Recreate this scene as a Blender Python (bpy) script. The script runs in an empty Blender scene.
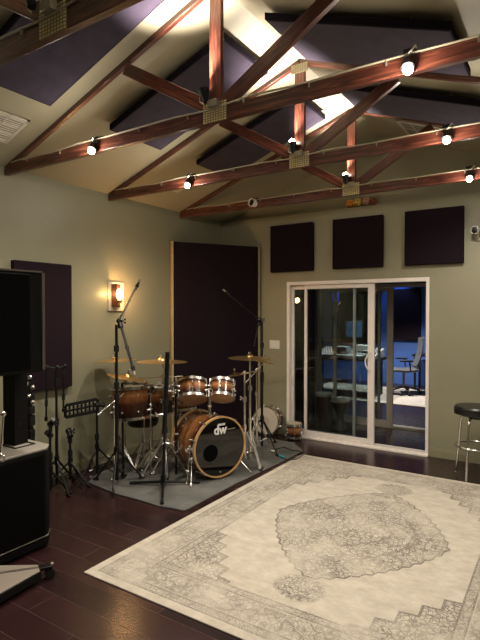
import bpy, bmesh, math, random
from mathutils import Vector, Matrix
random.seed(7)
C = bpy.context.scene.collection
V = Vector
PI = math.pi

# ------------------------------------------------------------------ camera
F_PX, CAM_H = 503.0, 1.65
YAW, PITCH = math.radians(33.0), math.atan(8.5 / 503.0)
cd = bpy.data.cameras.new('camera'); cam = bpy.data.objects.new('camera', cd); C.objects.link(cam)
cam.location = (0, 0, CAM_H)
cam.rotation_euler = (PI / 2 - PITCH, 0, YAW)
cd.sensor_fit = 'VERTICAL'; cd.sensor_height = 24.0; cd.lens = 24.0 * F_PX / 640.0
cd.clip_start = 0.05; cd.clip_end = 60
bpy.context.scene.camera = cam

# ------------------------------------------------------------------ world / exposure
w = bpy.data.worlds.new('world'); bpy.context.scene.world = w; w.use_nodes = True
w.node_tree.nodes['Background'].inputs[0].default_value = (0.5, 0.45, 0.38, 1)
w.node_tree.nodes['Background'].inputs[1].default_value = 0.02
vs = bpy.context.scene.view_settings
vs.view_transform = 'Standard'; vs.look = 'None'; vs.gamma = 1; vs.use_curve_mapping = False
vs.exposure = 0.0
# lamp powers (used by the lamp builders further down)
WARM = (1.0, 0.90, 0.78)
P_SIDE = 9.0       # flood lamps clamped along the trusses: bare bulb share
P_BEAM = 78.0       # and the beam they throw down into the room
P_UP = 115.0         # lamps that wash the ridge
P_SCONCE = 4.0
P_BLUE = 17.0  # added blue downlights that make the far wall glow
P_DESK = 260.0  # added white downlights over the far rug and desk

# camera-frame helpers (world positions read off the photograph)
FW = V((-math.sin(YAW) * math.cos(PITCH), math.cos(YAW) * math.cos(PITCH), -math.sin(PITCH)))
RT = V((math.cos(YAW), math.sin(YAW), 0)); UP = RT.cross(FW)
CAMP = V((0, 0, CAM_H))
def ray(x, y): return FW + RT * ((x - 240) / F_PX) - UP * ((y - 320) / F_PX)
def at(x, y, zc): return CAMP + ray(x, y) * zc
def fl(x, y, z=0.0):
    d = ray(x, y); return CAMP + d * ((z - CAM_H) / d.z)

# ------------------------------------------------------------------ materials
def lin(c):
    return tuple((v / 12.92 if v <= 0.04045 else ((v + 0.055) / 1.055) ** 2.4) for v in c)
def srgb(r, g, b): return lin((r / 255, g / 255, b / 255)) + (1,)
def mat(name, col, rough=0.5, metal=0.0, var=0.08, scale=12.0, bump=0.0, bscale=60.0, coat=0.0, spec=0.5, sheen=0.0):
    m = bpy.data.materials.new(name); m.use_nodes = True
    nt = m.node_tree; b = nt.nodes['Principled BSDF']
    tc = nt.nodes.new('ShaderNodeTexCoord')
    nz = nt.nodes.new('ShaderNodeTexNoise'); nz.inputs['Scale'].default_value = scale; nz.inputs['Detail'].default_value = 5
    nt.links.new(tc.outputs['Object'], nz.inputs['Vector'])
    rp = nt.nodes.new('ShaderNodeValToRGB')
    rp.color_ramp.elements[0].position = 0.3; rp.color_ramp.elements[1].position = 0.7
    rp.color_ramp.elements[0].color = tuple(max(0, c * (1 - var)) for c in col[:3]) + (1,)
    rp.color_ramp.elements[1].color = tuple(min(1, c * (1 + var)) for c in col[:3]) + (1,)
    nt.links.new(nz.outputs['Fac'], rp.inputs['Fac']); nt.links.new(rp.outputs['Color'], b.inputs['Base Color'])
    b.inputs['Roughness'].default_value = rough; b.inputs['Metallic'].default_value = metal
    b.inputs['Coat Weight'].default_value = coat; b.inputs['Specular IOR Level'].default_value = spec
    b.inputs['Sheen Weight'].default_value = sheen
    if bump:
        n2 = nt.nodes.new('ShaderNodeTexNoise'); n2.inputs['Scale'].default_value = bscale; n2.inputs['Detail'].default_value = 4
        nt.links.new(tc.outputs['Object'], n2.inputs['Vector'])
        bp = nt.nodes.new('ShaderNodeBump'); bp.inputs['Strength'].default_value = bump; bp.inputs['Distance'].default_value = 0.01
        nt.links.new(n2.outputs['Fac'], bp.inputs['Height']); nt.links.new(bp.outputs['Normal'], b.inputs['Normal'])
    return m
def emis(name, col, strength):
    m = bpy.data.materials.new(name); m.use_nodes = True; nt = m.node_tree
    b = nt.nodes['Principled BSDF']; b.inputs['Base Color'].default_value = (0.02, 0.02, 0.02, 1)
    b.inputs['Emission Color'].default_value = tuple(col) + (1,); b.inputs['Emission Strength'].default_value = strength
    return m

class G:
    """tiny math-node writer"""
    def __init__(s, nt): s.nt = nt
    def m(s, op, a, b=0.0, c=None, clamp=False):
        n = s.nt.nodes.new('ShaderNodeMath'); n.operation = op; n.use_clamp = clamp
        for i, v in enumerate((a, b, c)):
            if v is None: continue
            if isinstance(v, (int, float)): n.inputs[i].default_value = v
            else: s.nt.links.new(v, n.inputs[i])
        return n.outputs[0]
    def band(s, x, c, hw, soft=0.004):   # 1 inside |x-c|<hw
        d = s.m('ABSOLUTE', s.m('SUBTRACT', x, c)); return s.m('MULTIPLY_ADD', d, -1.0 / soft, (hw + soft) / soft, True)
    def step(s, x, t, soft=0.004): return s.m('MULTIPLY_ADD', x, 1.0 / soft, -t / soft, True)

M = {}
M['wall'] = mat('olive_wall_paint', srgb(142, 139, 114), 0.42, var=0.035, scale=2.5, bump=0.12, bscale=90)
M['ceiling'] = mat('cream_ceiling_paint', srgb(164, 157, 131), 0.6, var=0.03, scale=2.5, bump=0.1, bscale=70)
M['skirting'] = mat('olive_skirting_paint', srgb(140, 136, 108), 0.4, var=0.03)
M['fabric'] = mat('dark_aubergine_fabric', srgb(36, 25, 32), 0.95, var=0.12, scale=160, bump=0.3, bscale=500, spec=0.1, sheen=0.0)
M['cloud'] = mat('purple_ceiling_fabric', srgb(60, 53, 66), 0.95, var=0.18, scale=9, bump=0.3, bscale=500, spec=0.1, sheen=0.1)
M['cloud_side_shade'] = mat('shaded_panel_edge', srgb(30, 24, 34), 0.95, var=0.1, scale=100, spec=0.1)  # darker than the face: shade on the panel edges put into the colour
M['panelb'] = mat('dark_plum_fabric', srgb(31, 22, 28), 0.95, var=0.12, scale=160, bump=0.3, bscale=500, spec=0.1)
M['cream_trim'] = mat('cream_edge_strip', srgb(170, 152, 112), 0.6)
M['white'] = mat('white_vinyl', srgb(234, 226, 218), 0.35, var=0.02)
M['beige'] = mat('beige_vinyl', srgb(178, 168, 152), 0.4, var=0.02)
M['plastic_white'] = mat('white_plastic', srgb(222, 220, 212), 0.4, var=0.02)
M['black'] = mat('black_plastic', srgb(20, 20, 20), 0.45, var=0.1)
M['blackmetal'] = mat('black_powder_coat', srgb(22, 22, 23), 0.35, 0.3, var=0.1)
M['spk'] = mat('black_textured_cabinet', srgb(9, 9, 9), 0.6, var=0.15, scale=120, bump=0.3, bscale=300, spec=0.2)
M['grille'] = mat('black_grille', srgb(7, 7, 7), 0.8, var=0.3, scale=400, spec=0.1)
M['alu'] = mat('grey_aluminium', srgb(120, 112, 104), 0.4, 0.6, var=0.05)
M['subtop'] = mat('pale_grey_laminate', srgb(165, 160, 150), 0.5, var=0.03)
M['dolly'] = mat('warm_grey_steel_paint', srgb(150, 140, 128), 0.45, 0.1, var=0.04)
M['chrome'] = mat('chrome', srgb(232, 230, 226), 0.22, 1.0, var=0.03)
M['steel'] = mat('galvanised_steel', srgb(158, 150, 132), 0.45, 0.7, var=0.12, scale=30)
M['plate_base'] = mat('dull_zinc_plate', srgb(132, 122, 94), 0.55, 0.5, var=0.1)
M['gold_plate'] = mat('yellowed_galvanised_steel', srgb(226, 212, 160), 0.45, 0.3, var=0.15, scale=30)
M['brass'] = mat('bronze_cymbal', srgb(206, 172, 116), 0.3, 0.95, var=0.12, scale=25)
M['natural_hoop'] = mat('natural_maple_hoop', srgb(196, 154, 102), 0.35, var=0.15, scale=30, coat=0.3)
M['head'] = mat('coated_drum_head', srgb(196, 186, 168), 0.5, var=0.04, scale=20)
M['headpink'] = mat('clear_drum_head_over_wood', srgb(186, 148, 112), 0.3, var=0.1, scale=20)
M['blackhead'] = mat('gloss_black_drum_head', srgb(8, 8, 9), 0.05, var=0.1, coat=0.3)
M['holeblack'] = mat('matte_black_opening', srgb(3, 3, 3), 0.9, var=0.1, spec=0.1)
M['matgrey'] = mat('charcoal_drum_mat', srgb(106, 106, 102), 0.92, var=0.28, scale=4, bump=0.35, bscale=350, spec=0.1)
M['logo'] = mat('white_logo_print', srgb(235, 235, 230), 0.5, var=0.01)
M['rubber'] = mat('black_rubber', srgb(14, 14, 14), 0.8, var=0.1)
M['vinylseat'] = mat('black_vinyl_upholstery', srgb(20, 21, 22), 0.35, var=0.08, bump=0.1, bscale=200)
M['cable'] = mat('pale_conduit', srgb(176, 166, 140), 0.5, var=0.06)
M['vent'] = mat('white_enamel_vent', srgb(205, 198, 180), 0.4, var=0.02)
M['ventdark'] = mat('vent_gap_shade', srgb(78, 74, 64), 0.8, var=0.1)  # dark backing colour imitates the shade between the slats
M['dark_wall'] = mat('dark_grey_wall_paint', srgb(34, 34, 38), 0.8, var=0.05)
M['blue_wall'] = mat('blue_wall_paint', srgb(64, 100, 170), 0.7, var=0.05, scale=3)
M['ctrl_rug'] = mat('pale_rug_weave', srgb(200, 192, 182), 0.95, var=0.12, scale=8)
M['console'] = mat('silver_grey_console', srgb(175, 176, 180), 0.4, 0.3, var=0.15, scale=40)
M['mesh'] = mat('dark_chair_mesh', srgb(84, 86, 92), 0.6, var=0.2, scale=150)
M['red_drum'] = mat('red_brown_drum_shell', srgb(78, 34, 26), 0.35, var=0.2, scale=15, coat=0.3)
M['blue_screen'] = emis('blue_lit_screen', (0.03, 0.14, 0.32), 0.5)
M['blue_sign'] = emis('blue_lit_panel', (0.03, 0.07, 0.8), 1.0)
M['bulb'] = emis('glowing_bulb', (1.0, 0.88, 0.7), 60.0)
M['bulb_sconce'] = emis('glowing_sconce_bulb', (1.0, 0.52, 0.2), 200.0)
M['bulb_up'] = emis('glowing_uplight_bulb', (1.0, 0.88, 0.72), 30.0)
M['ledgeA'] = mat('orange_painted_resin', srgb(232, 150, 50), 0.5, var=0.2, scale=60)
M['ledgeB'] = mat('yellow_painted_resin', srgb(222, 196, 100), 0.5, var=0.2, scale=60)
M['ledgeC'] = mat('dusty_pink_painted_resin', srgb(180, 136, 116), 0.5, var=0.2, scale=60)
M['ledgeD'] = mat('brick_red_painted_resin', srgb(140, 70, 52), 0.5, var=0.2, scale=60)
M['brown'] = mat('dark_brown_detail', srgb(60, 34, 22), 0.6)
M['cyan'] = mat('cyan_rubber_foot', srgb(40, 170, 190), 0.5)
M['copper'] = mat('rusty_brown_bracket', srgb(96, 60, 44), 0.4, 0.5)

# glass: fresnel mix of clear and mirror
def glass_mat(name, tint, refl=1.0):
    m = bpy.data.materials.new(name); m.use_nodes = True; nt = m.node_tree
    for n in list(nt.nodes): nt.nodes.remove(n)
    o = nt.nodes.new('ShaderNodeOutputMaterial'); t = nt.nodes.new('ShaderNodeBsdfTransparent'); g = nt.nodes.new('ShaderNodeBsdfGlossy')
    t.inputs[0].default_value = tint + (1,); g.inputs['Roughness'].default_value = 0.0
    fr = nt.nodes.new('ShaderNodeFresnel'); fr.inputs[0].default_value = 1.5
    mu = nt.nodes.new('ShaderNodeMath'); mu.operation = 'MULTIPLY'; mu.inputs[1].default_value = refl; mu.use_clamp = True
    nt.links.new(fr.outputs[0], mu.inputs[0])
    mx = nt.nodes.new('ShaderNodeMixShader'); nt.links.new(mu.outputs[0], mx.inputs[0])
    nt.links.new(t.outputs[0], mx.inputs[1]); nt.links.new(g.outputs[0], mx.inputs[2]); nt.links.new(mx.outputs[0], o.inputs[0])
    return m
M['glass'] = glass_mat('window_glass', (0.86, 0.9, 0.9), 1.3)

# stained timber, grain follows the UV length direction of every member
def timber(name, c0, c1, c2):
    m = bpy.data.materials.new(name); m.use_nodes = True; nt = m.node_tree; b = nt.nodes['Principled BSDF']
    uv = nt.nodes.new('ShaderNodeUVMap'); mp = nt.nodes.new('ShaderNodeMapping'); mp.inputs['Scale'].default_value = (1.2, 14, 1)
    nt.links.new(uv.outputs[0], mp.inputs[0])
    nz = nt.nodes.new('ShaderNodeTexNoise'); nz.inputs['Scale'].default_value = 2.6; nz.inputs['Detail'].default_value = 8; nz.inputs['Distortion'].default_value = 1.4
    nt.links.new(mp.outputs[0], nz.inputs['Vector'])
    vo = nt.nodes.new('ShaderNodeTexVoronoi'); vo.inputs['Scale'].default_value = 2.2
    mp2 = nt.nodes.new('ShaderNodeMapping'); mp2.inputs['Scale'].default_value = (1.0, 3.4, 1); nt.links.new(uv.outputs[0], mp2.inputs[0]); nt.links.new(mp2.outputs[0], vo.inputs['Vector'])
    rp = nt.nodes.new('ShaderNodeValToRGB'); e = rp.color_ramp.elements
    e[0].position = 0.3; e[0].color = c0; e[1].position = 0.72; e[1].color = c2; k = e.new(0.5); k.color = c1
    nt.links.new(nz.outputs['Fac'], rp.inputs[0])
    kn = nt.nodes.new('ShaderNodeValToRGB'); kn.color_ramp.elements[0].position = 0.05; kn.color_ramp.elements[0].color = (0.35, 0.3, 0.3, 1); kn.color_ramp.elements[1].position = 0.14; kn.color_ramp.elements[1].color = (1, 1, 1, 1)
    nt.links.new(vo.outputs['Distance'], kn.inputs[0])
    mx = nt.nodes.new('ShaderNodeMix'); mx.data_type = 'RGBA'; mx.blend_type = 'MULTIPLY'; mx.inputs[0].default_value = 1
    nt.links.new(rp.outputs[0], mx.inputs[6]); nt.links.new(kn.outputs[0], mx.inputs[7]); nt.links.new(mx.outputs[2], b.inputs['Base Color'])
    b.inputs['Roughness'].default_value = 0.32; b.inputs['Coat Weight'].default_value = 0.25; b.inputs['Coat Roughness'].default_value = 0.2
    bp = nt.nodes.new('ShaderNodeBump'); bp.inputs['Strength'].default_value = 0.25; bp.inputs['Distance'].default_value = 0.004
    nt.links.new(nz.outputs['Fac'], bp.inputs['Height']); nt.links.new(bp.outputs[0], b.inputs['Normal'])
    return m
M['timber'] = timber('mahogany_stained_timber', srgb(48, 25, 19), srgb(84, 42, 30), srgb(128, 74, 54))

# plank floor
def plank_floor():
    m = bpy.data.materials.new('dark_plank_floor'); m.use_nodes = True; nt = m.node_tree; b = nt.nodes['Principled BSDF']
    tc = nt.nodes.new('ShaderNodeTexCoord')
    br = nt.nodes.new('ShaderNodeTexBrick'); br.offset = 0.37; br.offset_frequency = 2; br.squash = 1
    br.inputs['Scale'].default_value = 1; br.inputs['Brick Width'].default_value = 0.62; br.inputs['Row Height'].default_value = 0.185
    br.inputs['Mortar Size'].default_value = 0.0022; br.inputs['Mortar Smooth'].default_value = 0.2; br.inputs['Bias'].default_value = 0.0
    br.inputs['Color1'].default_value = srgb(36, 21, 22); br.inputs['Color2'].default_value = srgb(54, 31, 31); br.inputs['Mortar'].default_value = srgb(82, 60, 56)  # pale seam colour stands in for light reflected along the joints
    nt.links.new(tc.outputs['Object'], br.inputs['Vector'])
    mp = nt.nodes.new('ShaderNodeMapping'); mp.inputs['Scale'].default_value = (2, 22, 1); nt.links.new(tc.outputs['Object'], mp.inputs[0])
    nz = nt.nodes.new('ShaderNodeTexNoise'); nz.inputs['Scale'].default_value = 2; nz.inputs['Detail'].default_value = 6; nt.links.new(mp.outputs[0], nz.inputs['Vector'])
    n2 = nt.nodes.new('ShaderNodeTexNoise'); n2.inputs['Scale'].default_value = 1.7; n2.inputs['Detail'].default_value = 3; nt.links.new(tc.outputs['Object'], n2.inputs['Vector'])
    rp = nt.nodes.new('ShaderNodeValToRGB'); rp.color_ramp.elements[0].color = (0.62, 0.6, 0.62, 1); rp.color_ramp.elements[1].color = (1.25, 1.2, 1.2, 1)
    nt.links.new(nz.outputs['Fac'], rp.inputs[0])
    mx = nt.nodes.new('ShaderNodeMix'); mx.data_type = 'RGBA'; mx.blend_type = 'MULTIPLY'; mx.inputs[0].default_value = 1
    nt.links.new(br.outputs['Color'], mx.inputs[6]); nt.links.new(rp.outputs[0], mx.inputs[7]); nt.links.new(mx.outputs[2], b.inputs['Base Color'])
    g = G(nt); nt.links.new(g.m('MULTIPLY_ADD', n2.outputs['Fac'], 0.12, 0.20), b.inputs['Roughness'])
    bp = nt.nodes.new('ShaderNodeBump'); bp.inputs['Strength'].default_value = 0.5; bp.inputs['Distance'].default_value = 0.002; bp.invert = True
    nt.links.new(br.outputs['Fac'], bp.inputs['Height'])
    bp2 = nt.nodes.new('ShaderNodeBump'); bp2.inputs['Strength'].default_value = 0.02; bp2.inputs['Distance'].default_value = 0.003
    nt.links.new(nz.outputs['Fac'], bp2.inputs['Height']); nt.links.new(bp.outputs[0], bp2.inputs['Normal']); nt.links.new(bp2.outputs[0], b.inputs['Normal'])
    return m
M['floor'] = plank_floor()

# sunburst drum lacquer: amber middle, dark towards both hoops (a painted finish, local z = drum axis)
def burst(name, depth, c_lo=0.42, c_hi=0.5):
    m = bpy.data.materials.new(name); m.use_nodes = True; nt = m.node_tree; b = nt.nodes['Principled BSDF']
    tc = nt.nodes.new('ShaderNodeTexCoord'); sp = nt.nodes.new('ShaderNodeSeparateXYZ'); nt.links.new(tc.outputs['Object'], sp.inputs[0])
    g = G(nt); t = g.m('MULTIPLY_ADD', sp.outputs[2], 1.0 / depth, 0.5)
    mp = nt.nodes.new('ShaderNodeMapping'); mp.inputs['Scale'].default_value = (16, 16, 2); nt.links.new(tc.outputs['Object'], mp.inputs[0])
    nz = nt.nodes.new('ShaderNodeTexNoise'); nz.inputs['Scale'].default_value = 2; nz.inputs['Detail'].default_value = 6; nt.links.new(mp.outputs[0], nz.inputs['Vector'])
    t = g.m('ADD', t, g.m('MULTIPLY_ADD', nz.outputs['Fac'], 0.16, -0.08))
    rp = nt.nodes.new('ShaderNodeValToRGB'); e = rp.color_ramp.elements
    e[0].position = 0.02; e[0].color = srgb(18, 11, 9); e[1].position = 1.0; e[1].color = srgb(40, 20, 12)
    for p, c in ((c_lo - 0.14, srgb(58, 30, 18)), (c_lo + 0.10, srgb(148, 94, 52)), (c_hi + 0.12, srgb(174, 120, 70)), (c_hi + 0.34, srgb(84, 44, 24))):
        k = e.new(min(0.97, p)); k.color = c
    nt.links.new(t, rp.inputs[0]); nt.links.new(rp.outputs[0], b.inputs['Base Color'])
    b.inputs['Roughness'].default_value = 0.22; b.inputs['Coat Weight'].default_value = 0.5; b.inputs['Coat Roughness'].default_value = 0.08
    return m

# vintage rug
RUG = (-2.54, -0.10, 2.10, 5.22)
def rug_mat():
    m = bpy.data.materials.new('faded_medallion_rug'); m.use_nodes = True; nt = m.node_tree; b = nt.nodes['Principled BSDF']; g = G(nt)
    tc = nt.nodes.new('ShaderNodeTexCoord'); sp = nt.nodes.new('ShaderNodeSeparateXYZ'); nt.links.new(tc.outputs['Object'], sp.inputs[0])
    hx, hy = (RUG[1] - RUG[0]) / 2, (RUG[3] - RUG[2]) / 2
    wob = nt.nodes.new('ShaderNodeTexNoise'); wob.inputs['Scale'].default_value = 5; nt.links.new(tc.outputs['Object'], wob.inputs['Vector'])
    ax = g.m('ABSOLUTE', sp.outputs[0]); ay = g.m('ABSOLUTE', sp.outputs[1])
    dx = g.m('SUBTRACT', hx, ax); dy = g.m('SUBTRACT', hy, ay); d = g.m('MINIMUM', dx, dy)
    # mirrored coordinates give the weave its symmetry
    cb = nt.nodes.new('ShaderNodeCombineXYZ'); nt.links.new(ax, cb.inputs[0]); nt.links.new(ay, cb.inputs[1])
    dn = nt.nodes.new('ShaderNodeTexNoise'); dn.inputs['Scale'].default_value = 9; dn.inputs['Detail'].default_value = 2; nt.links.new(cb.outputs[0], dn.inputs['Vector'])
    va = nt.nodes.new('ShaderNodeVectorMath'); va.operation = 'MULTIPLY_ADD'; va.inputs[1].default_value = (0.10, 0.10, 0.0); nt.links.new(dn.outputs['Color'], va.inputs[0]); nt.links.new(cb.outputs[0], va.inputs[2])
    def scroll(scale, wid):
        vo = nt.nodes.new('ShaderNodeTexVoronoi'); vo.feature = 'DISTANCE_TO_EDGE'; vo.inputs['Scale'].default_value = scale
        nt.links.new(va.outputs[0], vo.inputs['Vector']); return g.m('MULTIPLY_ADD', vo.outputs['Distance'], -1.0 / wid, 1.35, True)
    def rings(scale, f):
        vo = nt.nodes.new('ShaderNodeTexVoronoi'); vo.inputs['Scale'].default_value = scale; nt.links.new(va.outputs[0], vo.inputs['Vector'])
        s = g.m('SINE', g.m('MULTIPLY', vo.outputs['Distance'], f)); return g.m('MULTIPLY_ADD', s, 2.2, -0.9, True)
    sc1 = scroll(27, 0.10); rg1 = rings(23, 26); sc2 = scroll(40, 0.16)
    orn = g.m('MAXIMUM', sc1, rg1)
    # medallion
    jag = g.m('MULTIPLY', g.m('PINGPONG', g.m('SUBTRACT', ax, g.m('MULTIPLY', ay, 0.7)), 0.055), 0.75)
    md = g.m('ADD', g.m('ADD', g.m('POWER', g.m('DIVIDE', ax, 0.66), 1.35), g.m('POWER', g.m('DIVIDE', ay, 0.86), 1.35)), jag)
    med_in = g.m('SUBTRACT', 1.0, g.step(md, 0.97, 0.03)); med_line = g.band(md, 1.0, 0.010, 0.012)
    med2 = g.band(md, 0.62, 0.01, 0.012); med3 = g.band(md, 0.3, 0.012, 0.012)
    # pendants above and below the medallion
    py = g.m('SUBTRACT', ay, 0.98); pr = g.m('SQRT', g.m('ADD', g.m('MULTIPLY', g.m('MULTIPLY', ax, ax), 0.75), g.m('MULTIPLY', py, py)))
    pen = g.m('SUBTRACT', 1.0, g.step(g.m('ADD', pr, g.m('MULTIPLY', wob.outputs['Fac'], 0.06)), 0.16, 0.02)); penl = g.m('MULTIPLY', g.band(pr, 0.11, 0.003, 0.01), 0.5)
    # corner spandrels with a stepped edge
    jag2 = g.m('MULTIPLY', g.m('PINGPONG', g.m('SUBTRACT', ax, ay), 0.11), 0.9)
    sd = g.m('ADD', g.m('ADD', g.m('DIVIDE', ax, hx - 0.34), g.m('DIVIDE', ay, hy - 0.36)), jag2)
    sp_in = g.step(sd, 1.50, 0.02); sp_line = g.band(sd, 1.50, 0.012, 0.01)
    fieldm = g.step(d, 0.37, 0.004)
    field = g.m('MULTIPLY', fieldm, g.m('MAXIMUM', g.m('MAXIMUM', g.m('MULTIPLY', g.m('MAXIMUM', med_in, pen), orn), g.m('MULTIPLY', sp_in, orn)),
             g.m('MAXIMUM', g.m('MAXIMUM', g.m('MULTIPLY', med_line, 1.4), sp_line), g.m('MAXIMUM', penl, g.m('MAXIMUM', med2, med3)))))
    # borders
    main = g.band(d, 0.22, 0.085); guard1 = g.band(d, 0.345, 0.022); guard2 = g.band(d, 0.095, 0.022)
    lines = g.m('MAXIMUM', g.m('MAXIMUM', g.band(d, 0.372, 0.004), g.band(d, 0.318, 0.004)), g.m('MAXIMUM', g.band(d, 0.122, 0.004), g.band(d, 0.066, 0.004)))
    bord = g.m('MAXIMUM', g.m('MAXIMUM', g.m('MULTIPLY', main, g.m('MULTIPLY_ADD', g.m('MAXIMUM', g.m('MULTIPLY', orn, 0.7), g.m('MULTIPLY', rings(9, 15), 0.9)), 0.85, 0.06)), g.m('MULTIPLY', g.m('MAXIMUM', guard1, guard2), g.m('MAXIMUM', g.m('MULTIPLY', sc2, 0.8), 0.28))), lines)
    pat = g.m('MAXIMUM', field, bord)
    # wear
    wr = nt.nodes.new('ShaderNodeTexNoise'); wr.inputs['Scale'].default_value = 3.2; wr.inputs['Detail'].default_value = 6; nt.links.new(tc.outputs['Object'], wr.inputs['Vector'])
    wf = nt.nodes.new('ShaderNodeTexNoise'); wf.inputs['Scale'].default_value = 110; wf.inputs['Detail'].default_value = 2; nt.links.new(tc.outputs['Object'], wf.inputs['Vector'])
    keep = g.m('MULTIPLY', g.m('MULTIPLY_ADD', wr.outputs['Fac'], 3.4, -0.95, True), g.m('MULTIPLY_ADD', wf.outputs['Fac'], 2.6, -0.55, True))
    pat = g.m('MULTIPLY', g.m('MULTIPLY', pat, keep), 0.92, clamp=True)
    base = nt.nodes.new('ShaderNodeValToRGB'); e = base.color_ramp.elements
    e[0].position = 0.32; e[0].color = srgb(180, 171, 155); e[1].position = 0.66; e[1].color = srgb(208, 200, 185)
    mpn = nt.nodes.new('ShaderNodeMapping'); mpn.inputs['Scale'].default_value = (7, 10, 1); nt.links.new(tc.outputs['Object'], mpn.inputs[0])
    bn = nt.nodes.new('ShaderNodeTexNoise'); bn.inputs['Scale'].default_value = 1.1; bn.inputs['Detail'].default_value = 9; bn.inputs['Roughness'].default_value = 0.72; nt.links.new(mpn.outputs[0], bn.inputs['Vector'])
    nt.links.new(bn.outputs['Fac'], base.inputs[0])
    mx = nt.nodes.new('ShaderNodeMix'); mx.data_type = 'RGBA'; nt.links.new(pat, mx.inputs[0]); nt.links.new(base.outputs[0], mx.inputs[6]); mx.inputs[7].default_value = srgb(96, 89, 85)
    nt.links.new(mx.outputs[2], b.inputs['Base Color']); b.inputs['Roughness'].default_value = 0.95; b.inputs['Specular IOR Level'].default_value = 0.1
    bp = nt.nodes.new('ShaderNodeBump'); bp.inputs['Strength'].default_value = 0.4; bp.inputs['Distance'].default_value = 0.004; nt.links.new(wf.outputs['Fac'], bp.inputs['Height']); nt.links.new(bp.outputs[0], b.inputs['Normal'])
    return m

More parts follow.
